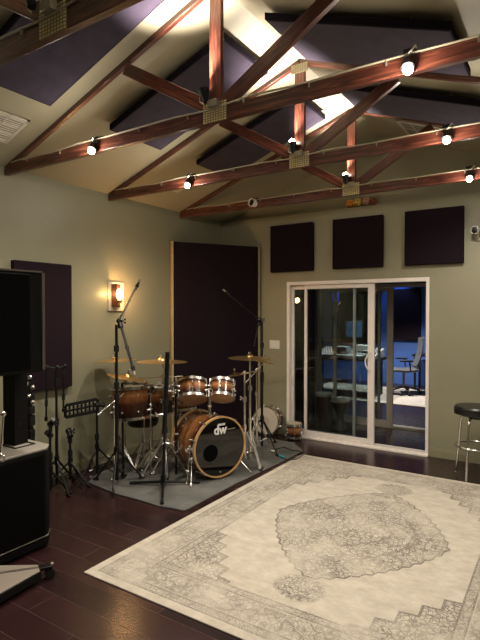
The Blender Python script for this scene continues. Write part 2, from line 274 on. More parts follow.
# ------------------------------------------------------------------ mesh builder
def basis(axis, hint=V((0, 0, 1))):
    z = V(axis).normalized()
    h = V(hint)
    if abs(z.dot(h)) > 0.98: h = V((1, 0, 0)) if abs(z.x) < 0.9 else V((0, 1, 0))
    x = h.cross(z).normalized(); y = z.cross(x)
    return x, y, z
class MB:
    def __init__(s): s.bm = bmesh.new(); s.uv = s.bm.loops.layers.uv.new('UVMap')
    def face(s, vs, uvs=None):
        try: f = s.bm.faces.new(vs)
        except ValueError: return None
        if uvs:
            for l, u in zip(f.loops, uvs): l[s.uv].uv = u
        return f
    def hexa(s, p, uvl=None):
        v = [s.bm.verts.new(q) for q in p]
        for idx in ((0, 3, 2, 1), (4, 5, 6, 7), (0, 1, 5, 4), (1, 2, 6, 5), (2, 3, 7, 6), (3, 0, 4, 7)):
            s.face([v[i] for i in idx], [uvl[i] for i in idx] if uvl else None)
    def box(s, c, d, R=None):
        c = V(c); h = V(d) / 2; pts = []
        for z in (-1, 1):
            for x, y in ((-1, -1), (1, -1), (1, 1), (-1, 1)):
                q = V((x * h.x, y * h.y, z * h.z)); q = (R @ q) if R else q; pts.append(c + q)
        s.hexa(pts); return s
    def bb(s, x0, x1, y0, y1, z0, z1): return s.box(((x0 + x1) / 2, (y0 + y1) / 2, (z0 + z1) / 2), (abs(x1 - x0), abs(y1 - y0), abs(z1 - z0)))
    def bar(s, p, q, wx, wy, hint=V((0, 1, 0))):
        """timber / flat bar from p to q, wx across, wy along the hint direction"""
        p, q = V(p), V(q); L = (q - p).length; z = (q - p).normalized(); y = V(hint) - z * V(hint).dot(z); y.normalize(); x = y.cross(z)
        off = random.random() * 7
        v = []; uvl = []
        for e, l in ((p, 0), (q, L)):
            for a, b_, u in ((-1, -1, 0), (1, -1, .09), (1, 1, .13), (-1, 1, .22)):
                v.append(e + x * (a * wx / 2) + y * (b_ * wy / 2)); uvl.append((l + off, u + off))
        s.hexa(v, uvl); return s
    def tube(s, p, q, r, r2=None, n=12, cap=True):
        p, q = V(p), V(q); r2 = r if r2 is None else r2
        x, y, z = basis(q - p); A = []; B = []
        for i in range(n):
            a = 2 * PI * i / n; d = x * math.cos(a) + y * math.sin(a)
            A.append(s.bm.verts.new(p + d * r)); B.append(s.bm.verts.new(q + d * r2))
        for i in range(n): s.face([A[i], A[(i + 1) % n], B[(i + 1) % n], B[i]])
        if cap: s.face(A[::-1]); s.face(B)
        return s
    def path(s, pts, r, n=8, closed=False):
        pts = [V(p) for p in pts]; rings = []; N = len(pts); px = None
        for i, p in enumerate(pts):
            a = pts[(i - 1) % N] if (closed or i > 0) else p; b_ = pts[(i + 1) % N] if (closed or i < N - 1) else p
            t = (b_ - a).normalized()
            if px is None: x, y, _ = basis(t)
            else: x = (px - t * px.dot(t)).normalized(); y = t.cross(x)
            px = x
            rings.append([s.bm.verts.new(p + (x * math.cos(2 * PI * k / n) + y * math.sin(2 * PI * k / n)) * r) for k in range(n)])
        for i in range(N if closed else N - 1):
            A, B = rings[i], rings[(i + 1) % N]
            for k in range(n): s.face([A[k], A[(k + 1) % n], B[(k + 1) % n], B[k]])
        if not closed: s.face(rings[0][::-1]); s.face(rings[-1])
        return s
    def ring(s, c, axis, R, r, n=32, m=8):
        x, y, z = basis(axis); c = V(c)
        return s.path([c + (x * math.cos(2 * PI * i / n) + y * math.sin(2 * PI * i / n)) * R for i in range(n)], r, m, True)
    def lathe(s, prof, c, axis=(0, 0, 1), n=32, ang=2 * PI):
        x, y, z = basis(axis); c = V(c); rows = []
        for r, h in prof:
            if r < 1e-6: rows.append([s.bm.verts.new(c + z * h)])
            else: rows.append([s.bm.verts.new(c + z * h + (x * math.cos(2 * PI * k / n) + y * math.sin(2 * PI * k / n)) * r) for k in range(n)])
        for A, B in zip(rows, rows[1:]):
            for k in range(n):
                k2 = (k + 1) % n
                if len(A) == 1 and len(B) == 1: continue
                if len(A) == 1: s.face([A[0], B[k2], B[k]])
                elif len(B) == 1: s.face([A[k], A[k2], B[0]])
                else: s.face([A[k], A[k2], B[k2], B[k]])
        return s
    def ball(s, c, r, n=14, sz=1.0):
        return s.lathe([(r * math.sin(PI * i / n), -r * sz * math.cos(PI * i / n)) for i in range(n + 1)], c, (0, 0, 1), n + 4)
    def prism(s, poly, z0, z1):
        A = [s.bm.verts.new((x, y, z0)) for x, y in poly]; B = [s.bm.verts.new((x, y, z1)) for x, y in poly]; n = len(poly)
        s.face(A[::-1]); s.face(B)
        for i in range(n): s.face([A[i], A[(i + 1) % n], B[(i + 1) % n], B[i]])
        return s
    def build(s, name, m, parent=None, bevel=0.0, origin=None, smooth=True):
        me = bpy.data.meshes.new(name); bmesh.ops.recalc_face_normals(s.bm, faces=s.bm.faces[:])
        o = bpy.data.objects.new(name, me); C.objects.link(o)
        if parent is not None:
            base = parent.get('_wl'); T = Matrix(BASE[parent.name]); inv = T.inverted()
            o.parent = parent
            for v in s.bm.verts: v.co = inv @ v.co
            BASE[o.name] = [list(r) for r in T]
        else:
            c = V(origin) if origin is not None else V((0, 0, 0))
            for v in s.bm.verts: v.co = v.co - c
            o.location = c; BASE[o.name] = [list(r) for r in Matrix.Translation(c)]
        s.bm.to_mesh(me); s.bm.free()
        me.materials.append(m)
        if smooth:
            for p in me.polygons: p.use_smooth = True
            me.set_sharp_from_angle(angle=math.radians(38))
        if bevel:
            b = o.modifiers.new('bevel', 'BEVEL'); b.width = bevel; b.segments = 2; b.limit_method = 'ANGLE'
        return o
BASE = {}
def tag(o, label, cat, group=None):
    o['label'] = label; o['category'] = cat
    if group: o['group'] = group
    return o
def thing(name, label, cat, loc=(0, 0, 0), group=None):
    o = bpy.data.objects.new(name, None); C.objects.link(o); o.location = V(loc); o.empty_display_size = 0.1
    BASE[o.name] = [list(r) for r in Matrix.Translation(V(loc))]
    return tag(o, label, cat, group)
def oriented(name, label, cat, loc, axis, group=None):
    """thing whose local z looks along axis"""
    x, y, z = basis(axis); Mx = Matrix.Translation(V(loc)) @ Matrix((x, y, z)).transposed().to_4x4()
    o = bpy.data.objects.new(name, None); C.objects.link(o); o.matrix_world = Mx; o.empty_display_size = 0.1
    o.location = V(loc); o.rotation_euler = Mx.to_euler()
    BASE[o.name] = [list(r) for r in Mx]
    return tag(o, label, cat, group)
def copy_tree(o, loc=None, label=None, parent=None):
    c = o.copy(); C.objects.link(c)
    if parent is not None: c.parent = parent
    if loc is not None: c.location = V(loc)
    if label: c['label'] = label
    for ch in [k for k in bpy.data.objects if k.parent == o]:
        copy_tree(ch, parent=c)
    return c
def struct(name, mb, m, bevel=0.0):
    o = mb.build(name, m, None, bevel); o['kind'] = 'structure'; return o
def light(name, kind, loc, power, col=WARM, size=0.04, parent=None, **k):
    l = bpy.data.lights.new(name, kind); l.energy = power; l.color = col
    if kind == 'AREA': l.size = size
    else: l.shadow_soft_size = size
    for a, b_ in k.items():
        if a != 'aim': setattr(l, a, b_)
    o = bpy.data.objects.new(name, l); C.objects.link(o); o.location = V(loc)
    if 'aim' in k: o.rotation_euler = V(k['aim']).to_track_quat('-Z', 'Y').to_euler()
    return o

# ------------------------------------------------------------------ the room shell
XL, XR, YB, YF = -4.22, 1.8, 5.96, -2.2
ZW, XRI, ZRI, KS = 2.935, -1.9, 3.77, 0.36
DX0, DX1, DZ = -3.12, -1.305, 2.03         # sliding door opening
struct('floor', MB().bb(XL - 0.1, XR + 0.1, YF - 0.1, 12.0, -0.1, 0.0), M['floor'])
struct('wall_left', MB().bb(XL - 0.1, XL, YF, 6.1, 0, 2.98), M['wall'])
struct('wall_right', MB().bb(XR, XR + 0.1, YF, 6.1, 0, 2.98), M['wall'])
struct('wall_front', MB().bb(XL - 0.1, XR + 0.1, YF - 0.1, YF, 0, 3.85), M['wall'])
wb = MB().bb(XL, DX0, YB, YB + 0.14, 0, 2.93).bb(DX1, XR, YB, YB + 0.14, 0, 2.93).bb(DX0, DX1, YB, YB + 0.14, DZ, 2.93)
struct('wall_back', wb, M['wall'])
gb = MB()
gp = [(XL - 0.1, 2.93), (XR + 0.1, 2.93), (XR + 0.1, 3.02), (0.42, 3.02), (XRI, 3.86), (XL - 0.1, 3.02)]
A = [gb.bm.verts.new((x, 6.09, z)) for x, z in gp]; B = [gb.bm.verts.new((x, 6.19, z)) for x, z in gp]
gb.face(A); gb.face(B[::-1])
for i in range(6): gb.face([A[i], A[(i + 1) % 6], B[(i + 1) % 6], B[i]])
struct('wall_gable', gb, M['wall'])
def ceil_z(x): return ZRI - KS * abs(x - XRI)
cb = MB()
pts = [(XL - 0.1, ceil_z(XL - 0.1)), (XRI, ZRI), (0.42, ceil_z(0.42)), (XR + 0.1, ceil_z(0.42))]
prev = None
for x, z in pts:
    row = [cb.bm.verts.new((x, y, zz)) for y, zz in ((YF - 0.1, z), (6.2, z), (6.2, z + 0.1), (YF - 0.1, z + 0.1))]
    if prev:
        for i in range(4): cb.face([prev[i], prev[(i + 1) % 4], row[(i + 1) % 4], row[i]])
    else: cb.face(row)
    prev = row
cb.face(prev[::-1])
struct('ceiling', cb, M['ceiling'])
def skirting(name, segs):
    m = MB()
    for x0, x1, y0, y1 in segs:
        m.bb(x0, x1, y0, y1, 0, 0.085)
        if abs(x1 - x0) < abs(y1 - y0): m.bb(x0, x0 + (x1 - x0) * 0.5, y0, y1, 0.085, 0.105)
        else: m.bb(x0, x1, y1 - (y1 - y0) * 0.5, y1, 0.085, 0.105)
    return struct(name, m, M['skirting'], 0.003)
skirting('baseboard_left', [(XL, XL + 0.018, YF, YB)])
skirting('baseboard_back', [(XL + 0.018, DX0 - 0.02, YB - 0.018, YB), (DX1 + 0.02, XR, YB - 0.018, YB)])

# sound lock and control room behind the glass
Y2 = 7.12
struct('wall_passage', MB().bb(-3.56, -3.46, 6.1, Y2, 0, 2.3).bb(-1.2, -1.1, 6.1, Y2, 0, 2.3), M['dark_wall'])
struct('ceiling_passage', MB().bb(-3.56, -1.1, 6.1, Y2, 2.3, 2.4), M['dark_wall'])
struct('wall_partition', MB().bb(-5.2, -3.24, Y2, Y2 + 0.1, 0, 2.5).bb(-1.32, 0.3, Y2, Y2 + 0.1, 0, 2.5).bb(-3.24, -1.32, Y2, Y2 + 0.1, 2.04, 2.5), M['dark_wall'])
struct('wall_control_left', MB().bb(-5.3, -5.2, Y2, 12.0, 0, 2.5), M['dark_wall'])
struct('wall_control_right', MB().bb(0.3, 0.4, Y2, 12.0, 0, 2.5), M['dark_wall'])
struct('wall_control_back', MB().bb(-5.2, 0.3, 11.6, 11.7, 0, 2.5), M['blue_wall'])
struct('ceiling_control', MB().bb(-5.3, 0.4, Y2, 11.7, 2.5, 2.6), M['dark_wall'])

def door_unit(name, x0, x1, y, top, m_frame, panels, fw=0.045, depth=0.12, handle=True):
    """white sliding door: frame, fixed and sliding leaves"""
    f = MB().bb(x0, x0 + fw, y, y + depth, 0, top).bb(x1 - fw * 0.8, x1, y, y + depth, 0, top).bb(x0 + fw, x1 - fw * 0.8, y, y + depth, top - fw, top).bb(x0 + fw, x1 - fw * 0.8, y, y + depth, 0, 0.035)
    o = struct(name, f, m_frame, 0.003)
    for i, (a, b_, yy, st, hd) in enumerate(panels):
        leaf = MB()
        z0, z1 = 0.037, top - fw - 0.004
        leaf.bb(a, a + st[0], yy, yy + 0.035, z0, z1).bb(b_ - st[1], b_, yy, yy + 0.035, z0, z1).bb(a + st[0], b_ - st[1], yy, yy + 0.035, z0, z0 + 0.06).bb(a + st[0], b_ - st[1], yy, yy + 0.035, z1 - 0.05, z1)
        lo = leaf.build('sliding_leaf' if hd else 'fixed_leaf', m_frame, o, 0.003)
        MB().bb(a + st[0], b_ - st[1], yy + 0.014, yy + 0.020, z0 + 0.06, z1 - 0.05).build('pane', M['glass'], lo)
        if hd:
            hx = b_ - st[1] * 0.55
            pts = [(hx + 0.0, yy - 0.002, 0.92)] + [(hx - 0.055 * math.sin(t * PI), yy - 0.03, 0.92 + 0.24 * t) for t in [k / 10 for k in range(1, 10)]] + [(hx, yy - 0.002, 1.16)]
            MB().path(pts, 0.009, 8).build('door_handle', M['plastic_white'], lo)
    return o
door_unit('door_1', DX0, DX1, 5.94, DZ + 0.01, M['white'],
          [(-3.075, -2.195, 6.01, (0.03, 0.035), False), (-2.875, -1.945, 5.965, (0.038, 0.08), True)])
door_unit('door_2', -3.24, -1.32, 7.10, 2.04, M['beige'],
          [(-3.195, -2.25, 7.165, (0.03, 0.035), False), (-2.95, -2.05, 7.12, (0.05, 0.09), False)])
struct('trim_1', MB().bb(DX0 - 0.0, DX1 + 0.0, 5.90, 5.96, 0.0, 0.02), M['white'], 0.003)

# ------------------------------------------------------------------ roof trusses
TY = [1.44, 2.65, 3.86, 5.07]
ZB, ZT = 2.862, 2.952
def nail_plate(t, cx, cz, w_, h_, y, mt):
    p = MB().bb(cx - w_ / 2, cx + w_ / 2, y - 0.003, y, cz - h_ / 2, cz + h_ / 2).build('nail_plate', M['plate_base'], t)
    m = MB(); nx, nz = round(w_ / 0.021), round(h_ / 0.0155)
    for i in range(nx):
        for j in range(nz):
            x = cx - w_ / 2 + (i + 0.5) * w_ / nx; z = cz - h_ / 2 + (j + 0.5) * h_ / nz
            m.bb(x - 0.0065, x + 0.0065, y - 0.007, y - 0.003, z - 0.0045, z + 0.0045)
    m.build('pressed_teeth', M[mt], p)
tl = ['nearest stained roof truss, crossing the upper left corner of the photo',
      'second stained roof truss from the viewer, reaching the left edge above the vent',
      'third stained roof truss from the viewer, before the one nearest the door wall',
      'farthest stained roof truss, just in front of the gable above the sliding door']
HS = 2.32
def make_truss(y):
    t = thing('roof_truss', tl[0], 'roof truss', (XRI, y, ZB), 'stained timber roof trusses')
    D = 0.038
    x0, x1 = XL + 0.003, XRI + HS
    # bottom chord with tapered heels
    m = MB(); m.bar((x0 + 0.1, y, (ZB + ZT) / 2), (x1 - 0.1, y, (ZB + ZT) / 2), 0.09, D)
    for a, s in ((x0 + 0.1, -1), (x1 - 0.1, 1)):
        m.bar((a, y, (ZB + ZT) / 2 - 0.02), (a + s * 0.095, y, (ZB + ZT) / 2 - 0.02), 0.05, D)
    m.build('bottom_chord', M['timber'], t, 0.003)
    off = 0.021
    for s in (-1, 1):
        xe = XRI + s * (HS - 0.02); 
        MB().bar((xe, y, ceil_z(xe) - off), (XRI + s * 0.01, y, ZRI - off - 0.002), 0.040, D).build('rafter', M['timber'], t, 0.003)
        MB().bar((XRI + s * 0.06, y, ZT + 0.02), (XRI + s * 0.81, y, ceil_z(XRI + s * 0.81) - 0.062), 0.088, D).build('web', M['timber'], t, 0.003)
    MB().bar((XRI, y, ZT - 0.005), (XRI, y, ZRI - 0.05), 0.088, D).build('king_post', M['timber'], t, 0.003)
    nail_plate(t, XRI, 2.925, 0.185, 0.125, y - D / 2, 'gold_plate')
    nail_plate(t, XRI, 3.69, 0.15, 0.075, y - D / 2, 'steel')
    # conduit along the near top edge with clips
    m = MB(); pts = []
    n = 40
    for i in range(n + 1):
        x = x0 + 0.12 + (x1 - x0 - 0.24) * i / n
        pts.append((x, y - D / 2 - 0.007, ZT + 0.004 + 0.010 * math.sin(i * 0.9) * (0.5 + 0.5 * math.sin(i * 0.37))))
    m.path(pts, 0.0055, 6); m.build('cable', M['cable'], t)
    for i in range(2, n, 4):
        MB().box((pts[i][0], y - D / 2 - 0.006, pts[i][2] - 0.014), (0.008, 0.012, 0.030)).build('cable_clip', M['steel'], t)
    return t
t0 = make_truss(TY[0])
for i in range(1, 4): copy_tree(t0, (XRI, TY[i], ZB), tl[i])

# ------------------------------------------------------------------ truss lamps
def side_lamp(px, py, y, label, x=None, off=False):
    """flood lamp clamped over the chord, hanging on the near face"""
    yf = y - 0.02; ax = V((0.15, -0.45, -0.88)).normalized() if not off else V((-0.2, -0.9, 0.1)).normalized()
    if x is None: d = ray(px, py); x = (d * ((y - 0.068) / d.y)).x
    t = thing('spotlight', label, 'lamp', (x, y, ZT), 'lamps clamped along the trusses')
    MB().bb(x - 0.035, x + 0.035, y - 0.025, y + 0.03, ZT + 0.012, ZT + 0.036).build('junction_box', M['blackmetal'], t, 0.004)
    MB().path([(x + 0.03, y, ZT + 0.03), (x + 0.035, yf - 0.03, ZT + 0.025), (x + 0.02, yf - 0.045, ZT + 0.0), (x, yf - 0.04, ZT - 0.015)], 0.006, 6).build('bracket', M['steel'], t)
    c = V((x, yf - 0.035, ZT - (0.035 if off else 0.068)))
    k = 1.5 if off else 1.0
    MB().lathe([(a * k, b_ * k) for a, b_ in ((0.0, -0.045), (0.02, -0.045), (0.026, -0.03), (0.030, -0.005), (0.034, 0.018), (0.029, 0.018), (0.024, 0.0), (0.0, -0.005))], c, ax, 20).build('lamp_can', M['blackmetal'] if not off else M['plastic_white'], t)
    if off: MB().lathe([(0, 0.020), (0.03, 0.020), (0.040, 0.012), (0.02, 0.0), (0, 0)], c, ax, 20).build('bulb', M['black'], t)
    else:
        MB().ball(c + ax * 0.03, 0.025, 12).build('bulb', M['bulb'], t)
        light('lamp_glow', 'POINT', c + V((0, -0.05, -0.05)), P_SIDE, WARM, 0.03)
        light('lamp_beam', 'SPOT', c + ax * 0.07, P_BEAM, WARM, 0.035, spot_size=math.radians(150), spot_blend=0.9, aim=(0.0, 0.12, -1))
    return t
def up_lamp(x, y, label, dx=-0.03, tilt=(-0.12, 0.0, 1), hidden_bulb=False, power=1.0):
    t = thing('uplight', label, 'lamp', (x, y - 0.03, ZT - 0.02), 'lamps on the truss centre plates')
    yf = y - 0.019
    MB().bb(x - 0.03, x + 0.045, yf - 0.048, yf - 0.012, ZT - 0.005, ZT + 0.04).build('junction_box', M['steel'], t, 0.004)
    c = V((x + dx, yf - 0.045, ZT + 0.085)); ax = V(tilt).normalized()
    MB().path([(x + dx - 0.01, yf - 0.03, ZT + 0.025), (x + dx - 0.045, yf - 0.03, ZT + 0.05), tuple(c + V((-0.035, 0, -0.01)))], 0.005, 6).build('bracket', M['steel'], t)
    MB().lathe([(0.0, -0.055), (0.018, -0.055), (0.024, -0.03), (0.028, 0.0), (0.038, 0.028), (0.036, 0.03), (0.026, 0.004), (0.0, 0.0)], c, ax, 20).build('lamp_can', M['blackmetal'], t)
    if hidden_bulb: MB().lathe([(0, 0.018), (0.02, 0.02), (0.034, 0.026)], c, ax, 20).build('bulb', M['bulb_up'], t)
    else: MB().ball(c + ax * 0.03, 0.029, 12).build('bulb', M['bulb'], t)
    light('uplight_glow', 'SPOT', c + ax * 0.07, P_UP * power, (1.0, 0.88, 0.80), 0.03, spot_size=math.radians(100), spot_blend=0.7, aim=(0, -0.25, 1))
    return t
side_lamp(0, 0, TY[0], 'unseen lit spotlight added on the left end of the nearest truss', -3.1)  # out of view, added as a light source for the foreground
side_lamp(0, 0, TY[0], 'unseen lit spotlight added on the right end of the nearest truss', -0.7)  # likewise unseen, added to light the foreground
side_lamp(91, 149, TY[1], 'lit spotlight on the left half of the second truss, above the dark wall panel')
side_lamp(407, 69, TY[1], 'lit spotlight on the right half of the second truss, highest glowing bulb in view')
side_lamp(187, 184, TY[2], 'lit spotlight on the left half of the third truss, above the corner panel')
side_lamp(446, 138, TY[2], 'lit spotlight on the right half of the third truss')
side_lamp(252, 203, TY[3], 'unlit black and chrome spotlight on the farthest truss left of its plate', off=True)
side_lamp(469, 175, TY[3], 'lit spotlight at the right end of the farthest truss, near the white camera')
up_lamp(XRI, TY[0], 'upturned lamp on the nearest truss with a grey junction box', -0.09, (-0.2, 0.1, 1), True, 0.25)
up_lamp(XRI, TY[1], 'upturned spotlight on the centre plate of the second truss, bulb turned away', -0.05, (-0.25, 0.0, 1), True, 1.5)
up_lamp(XRI, TY[2], 'upturned lamp with glowing bulb on the centre plate of the third truss', -0.04)
up_lamp(XRI, TY[3], 'upturned lamp with glowing bulb on the farthest truss, above the small heads', -0.04)

# ------------------------------------------------------------------ hanging panels under the roof slopes
def cloud(s, y0, y1, label, xa=0.18, xb=1.36, th=0.05, gap=0.045):
    """purple fabric panel parallel to the slope"""
    xs = (XRI + s * xa, XRI + s * xb)
    cx, cy = sum(xs) / 2, (y0 + y1) / 2
    t = thing('ceiling_acoustic_panel', label, 'acoustic panel', (cx, cy, ceil_z(cx) - gap - th), 'purple panels under the roof slopes')
    def P(x, y, d): return V((x, y, ceil_z(x) - d))
    m = MB(); v = []
    for d in (gap + th, gap):
        v += [P(xs[0], y0, d), P(xs[1], y0, d), P(xs[1], y1, d), P(xs[0], y1, d)]
    m.hexa(v); o = m.build('core', M['cloud_side_shade'], t, 0.004)
    m = MB(); e = 0.004; v = []
    xa_, xb_ = xs[0] + (0.012 if s > 0 else -0.012), xs[1] - (0.012 if s > 0 else -0.012)
    for d in (gap + th + e, gap + th - 0.001):
        v += [P(xa_, y0 + 0.012, d), P(xb_, y0 + 0.012, d), P(xb_, y1 - 0.012, d), P(xa_, y1 - 0.012, d)]
    m.hexa(v); m.build('fabric_face', M['cloud'], t, 0.002)
    for fx in (0.2, 0.8):
        for yy in (y0 + 0.08, y1 - 0.08):
            x = xs[0] + (xs[1] - xs[0]) * fx
            MB().tube(P(x, yy, gap + 0.002), P(x, yy, -0.002), 0.008, n=8).build('hanger', M['steel'], t)
cloud(-1, 1.79, 2.41, 'dark purple ceiling panel behind the nearest truss, upper left corner')
cloud(1, 1.79, 2.41, 'ceiling panel on the right slope nearest the viewer')
cloud(-1, 2.99, 3.63, 'dark purple panel on the left roof slope behind the second truss')
cloud(1, 2.95, 3.60, 'purple panel on the right roof slope, top of the photo')
cloud(-1, 4.18, 4.80, 'purple panel on the left roof slope behind the third truss')
cloud(1, 4.17, 4.80, 'purple panel on the right roof slope behind the third truss')

# ------------------------------------------------------------------ ceiling vents
def slope_vent(s, xa, xb, y0, y1, label, rows, cols):
    cx, cy = (xa + xb) / 2, (y0 + y1) / 2
    t = thing('ceiling_vent', label, 'vent', (cx, cy, ceil_z(cx)))
    def P(x, y, d): return V((x, y, ceil_z(x) - d))
    def slab(x0_, x1_, a, b_, d0, d1, m):
        v = []
        for d in (d1, d0): v += [P(x0_, a, d), P(x1_, a, d), P(x1_, b_, d), P(x0_, b_, d)]
        m.hexa(v)
    m = MB(); slab(xa, xb, y0, y1, 0, 0.006, m); m.build('backing', M['ventdark'], t)
    m = MB(); f = 0.028
    slab(xa, xb, y0, y0 + f, 0, 0.014, m); slab(xa, xb, y1 - f, y1, 0, 0.014, m)
    slab(xa, xa + f, y0, y1, 0, 0.014, m); slab(xb - f, xb, y0, y1, 0, 0.014, m)
    for k in range(1, cols):
        y = y0 + (y1 - y0) * k / cols; slab(xa, xb, y - 0.008, y + 0.008, 0, 0.014, m)
    for k in range(1, 3 if rows > 8 else rows):
        x = xa + (xb - xa) * k / (3 if rows > 8 else rows); slab(x - 0.008, x + 0.008, y0, y1, 0, 0.0142, m)
    m.build('frame', M['vent'], t, 0.001)
    m = MB(); n = rows
    for k in range(n):
        x = xa + f + (xb - xa - 2 * f) * (k + 0.5) / n
        slab(x - 0.004, x + 0.004, y0 + f, y1 - f, 0.004, 0.012, m)
    m.build('slats', M['vent'], t)
slope_vent(-1, -3.90, -3.58, 2.12, 2.46, 'white louvred vent on the left roof slope beside the near truss', 12, 2)
slope_vent(-1, -3.86, -3.70, 4.30, 4.60, 'small pale vent on the left slope near the wall', 6, 1)
slope_vent(1, -1.5, -1.05, 5.25, 5.75, 'white vent on the right slope beside the gable', 14, 2)

# ------------------------------------------------------------------ wall panels
def wall_panel(name, label, x0, x1, y0, y1, z0, z1, group=None, m='panelb', trims=False):
    c = ((x0 + x1) / 2, (y0 + y1) / 2, z0)
    return tag(MB().bb(x0, x1, y0, y1, z0, z1).build(name, M[m], None, 0.008, c), label, 'acoustic panel', group)
wall_panel('wall_acoustic_panel', 'square dark panel over the left edge of the sliding door', -3.35, -2.73, 5.90, YB, 2.175, 2.795, 'square panels over the door')
wall_panel('wall_acoustic_panel', 'square dark panel over the middle of the sliding door', -2.46, -1.83, 5.90, YB, 2.18, 2.795, 'square panels over the door')
wall_panel('wall_acoustic_panel', 'square dark panel over the right edge of the door, nearest the white camera', -1.575, -0.945, 5.90, YB, 2.18, 2.80, 'square panels over the door')
wall_panel('wall_acoustic_panel', 'tall aubergine panel on the left wall behind the loudspeaker', XL, XL + 0.06, 2.69, 3.315, 0.90, 2.115, m='fabric')
# corner panel
p0, p1 = V((-4.19, 4.855, 0)), V((-3.54, 5.93, 0))
u = (p1 - p0).normalized(); nrm = V((u.y, -u.x, 0))
ct = thing('corner_acoustic_panel', 'floor-standing dark plum panel set across the room corner behind the drums', 'acoustic panel', tuple((p0 + p1) / 2))
R = Matrix((u, V((-u.y, u.x, 0)), V((0, 0, 1)))).transposed()
L = (p1 - p0).length
MB().box((p0 + p1) / 2 + V((0, 0, 1.28)) + nrm * 0.01, (L - 0.07, 0.06, 2.5), R).build('fabric_face', M['panelb'], ct, 0.008)
for e, s in ((p0, 1), (p1, -1)):
    MB().box(e + u * s * 0.012 + V((0, 0, 1.27)), (0.028, 0.05, 2.54), R).build('edge_strip', M['cream_trim'], ct, 0.003)

# ------------------------------------------------------------------ sconce, switch, camera, ledge heads
sy = 3.945
t = thing('wall_sconce', 'glowing wall sconce with grey backplate on the left wall above the drums', 'wall lamp', (XL, sy, 1.82))
MB().bb(XL, XL + 0.02, sy - 0.115, sy + 0.115, 1.655, 1.975).build('backplate', M['beige'], t, 0.003)
MB().bb(XL + 0.02, XL + 0.03, sy - 0.075, sy + 0.05, 1.70, 1.95).bb(XL + 0.02, XL + 0.10, sy - 0.075, sy - 0.06, 1.70, 1.95).build('bracket', M['copper'], t, 0.003)
MB().lathe([(0, 0), (0.035, 0.002), (0.04, 0.03), (0.032, 0.032), (0.03, 0.01), (0, 0.008)], (XL + 0.085, sy - 0.025, 1.745), (0, 0, 1), 20).build('socket', M['copper'], t)
MB().ball((XL + 0.085, sy - 0.025, 1.842), 0.042, 14, 1.25).build('bulb', M['bulb_sconce'], t)
light('sconce_glow', 'POINT', (XL + 0.17, sy, 1.85), P_SCONCE, (1.0, 0.62, 0.28), 0.05)
light('sconce_glow', 'POINT', (XL + 0.055, sy - 0.13, 1.84), P_SCONCE * 0.25, (1.0, 0.62, 0.22), 0.02)

t = thing('light_switch', 'pale double light switch plate left of the sliding door', 'light switch', (-3.31, YB, 1.2))
MB().bb(-3.385, -3.235, YB - 0.008, YB, 1.145, 1.26).build('plate', M['plastic_white'], t, 0.003)
for sx in (-0.045, 0.0, 0.045): MB().bb(-3.31 + sx - 0.014, -3.31 + sx + 0.014, YB - 0.014, YB - 0.008, 1.17, 1.235).build('rocker', M['plastic_white'], t, 0.002)

t = thing('security_camera', 'small white security camera with black lens on the wall right of the panels', 'security camera', (-0.80, YB, 2.49))
MB().lathe([(0, 0), (0.04, 0), (0.045, 0.012), (0.03, 0.03), (0, 0.03)], (-0.80, YB, 2.45), (0, -1, 0), 24).build('base', M['beige'], t)
MB().path([(-0.80, YB - 0.02, 2.45), (-0.80, YB - 0.07, 2.455), (-0.80, YB - 0.08, 2.49)], 0.012, 8).build('arm', M['plastic_white'], t)
ax = V((-0.25, -1, -0.12)).normalized(); c = V((-0.81, YB - 0.10, 2.515))
MB().lathe([(0, -0.07), (0.03, -0.07), (0.042, -0.05), (0.042, 0.055), (0.036, 0.06), (0.036, 0.05), (0, 0.05)], c, ax, 24).build('housing', M['plastic_white'], t)
MB().lathe([(0, 0.062), (0.02, 0.06), (0.034, 0.052), (0.034, 0.05), (0, 0.05)], c, ax, 24).build('lens', M['black'], t)

for i, (px, m, lb) in enumerate(((350, 'ledgeA', 'orange'), (357.5, 'ledgeB', 'yellow'), (366, 'ledgeC', 'dusty pink'), (373.5, 'ledgeD', 'small brick red'))):
    d = ray(px, 204); p = CAMP + d * (6.02 / d.y); r = (0.047, 0.052, 0.055, 0.042)[i]
    t = thing('ornament_head', lb + ' round painted ornament head on the ledge above the door', 'ornament', (p.x, 6.02, 2.93), 'ornaments on the ledge')
    MB().lathe([(r * 0.7, 0), (r * 0.75, 0.012), (r * 0.5, 0.018), (0, 0.02)], (p.x, 6.02, 2.93), (0, 0, 1), 16).build('neck', M['brown'], t)
    MB().ball((p.x, 6.02, 2.93 + r + 0.014), r, 12, 1.05).build('head', M[m], t)
    for s in (-1, 1): MB().ball((p.x + s * r * 0.38, 6.02 - r * 0.88, 2.93 + r * 1.25 + 0.01), r * 0.17, 8).build('eye', M['brown'], t)
    MB().path([(p.x - r * 0.4, 6.02 - r * 0.9, 2.93 + r * 0.75), (p.x, 6.02 - r * 0.98, 2.93 + r * 0.6), (p.x + r * 0.4, 6.02 - r * 0.9, 2.93 + r * 0.75)], r * 0.08, 6).build('mouth', M['brown'], t)

# ------------------------------------------------------------------ rug
cx, cy = (RUG[0] + RUG[1]) / 2, (RUG[2] + RUG[3]) / 2
m = MB(); m.bb(RUG[0], RUG[1], RUG[2], RUG[3], 0.0, 0.009)
o = m.build('area_rug', rug_mat(), None, 0.003, (cx, cy, 0.0))
tag(o, 'large faded cream and grey medallion rug on the dark wood floor', 'rug')

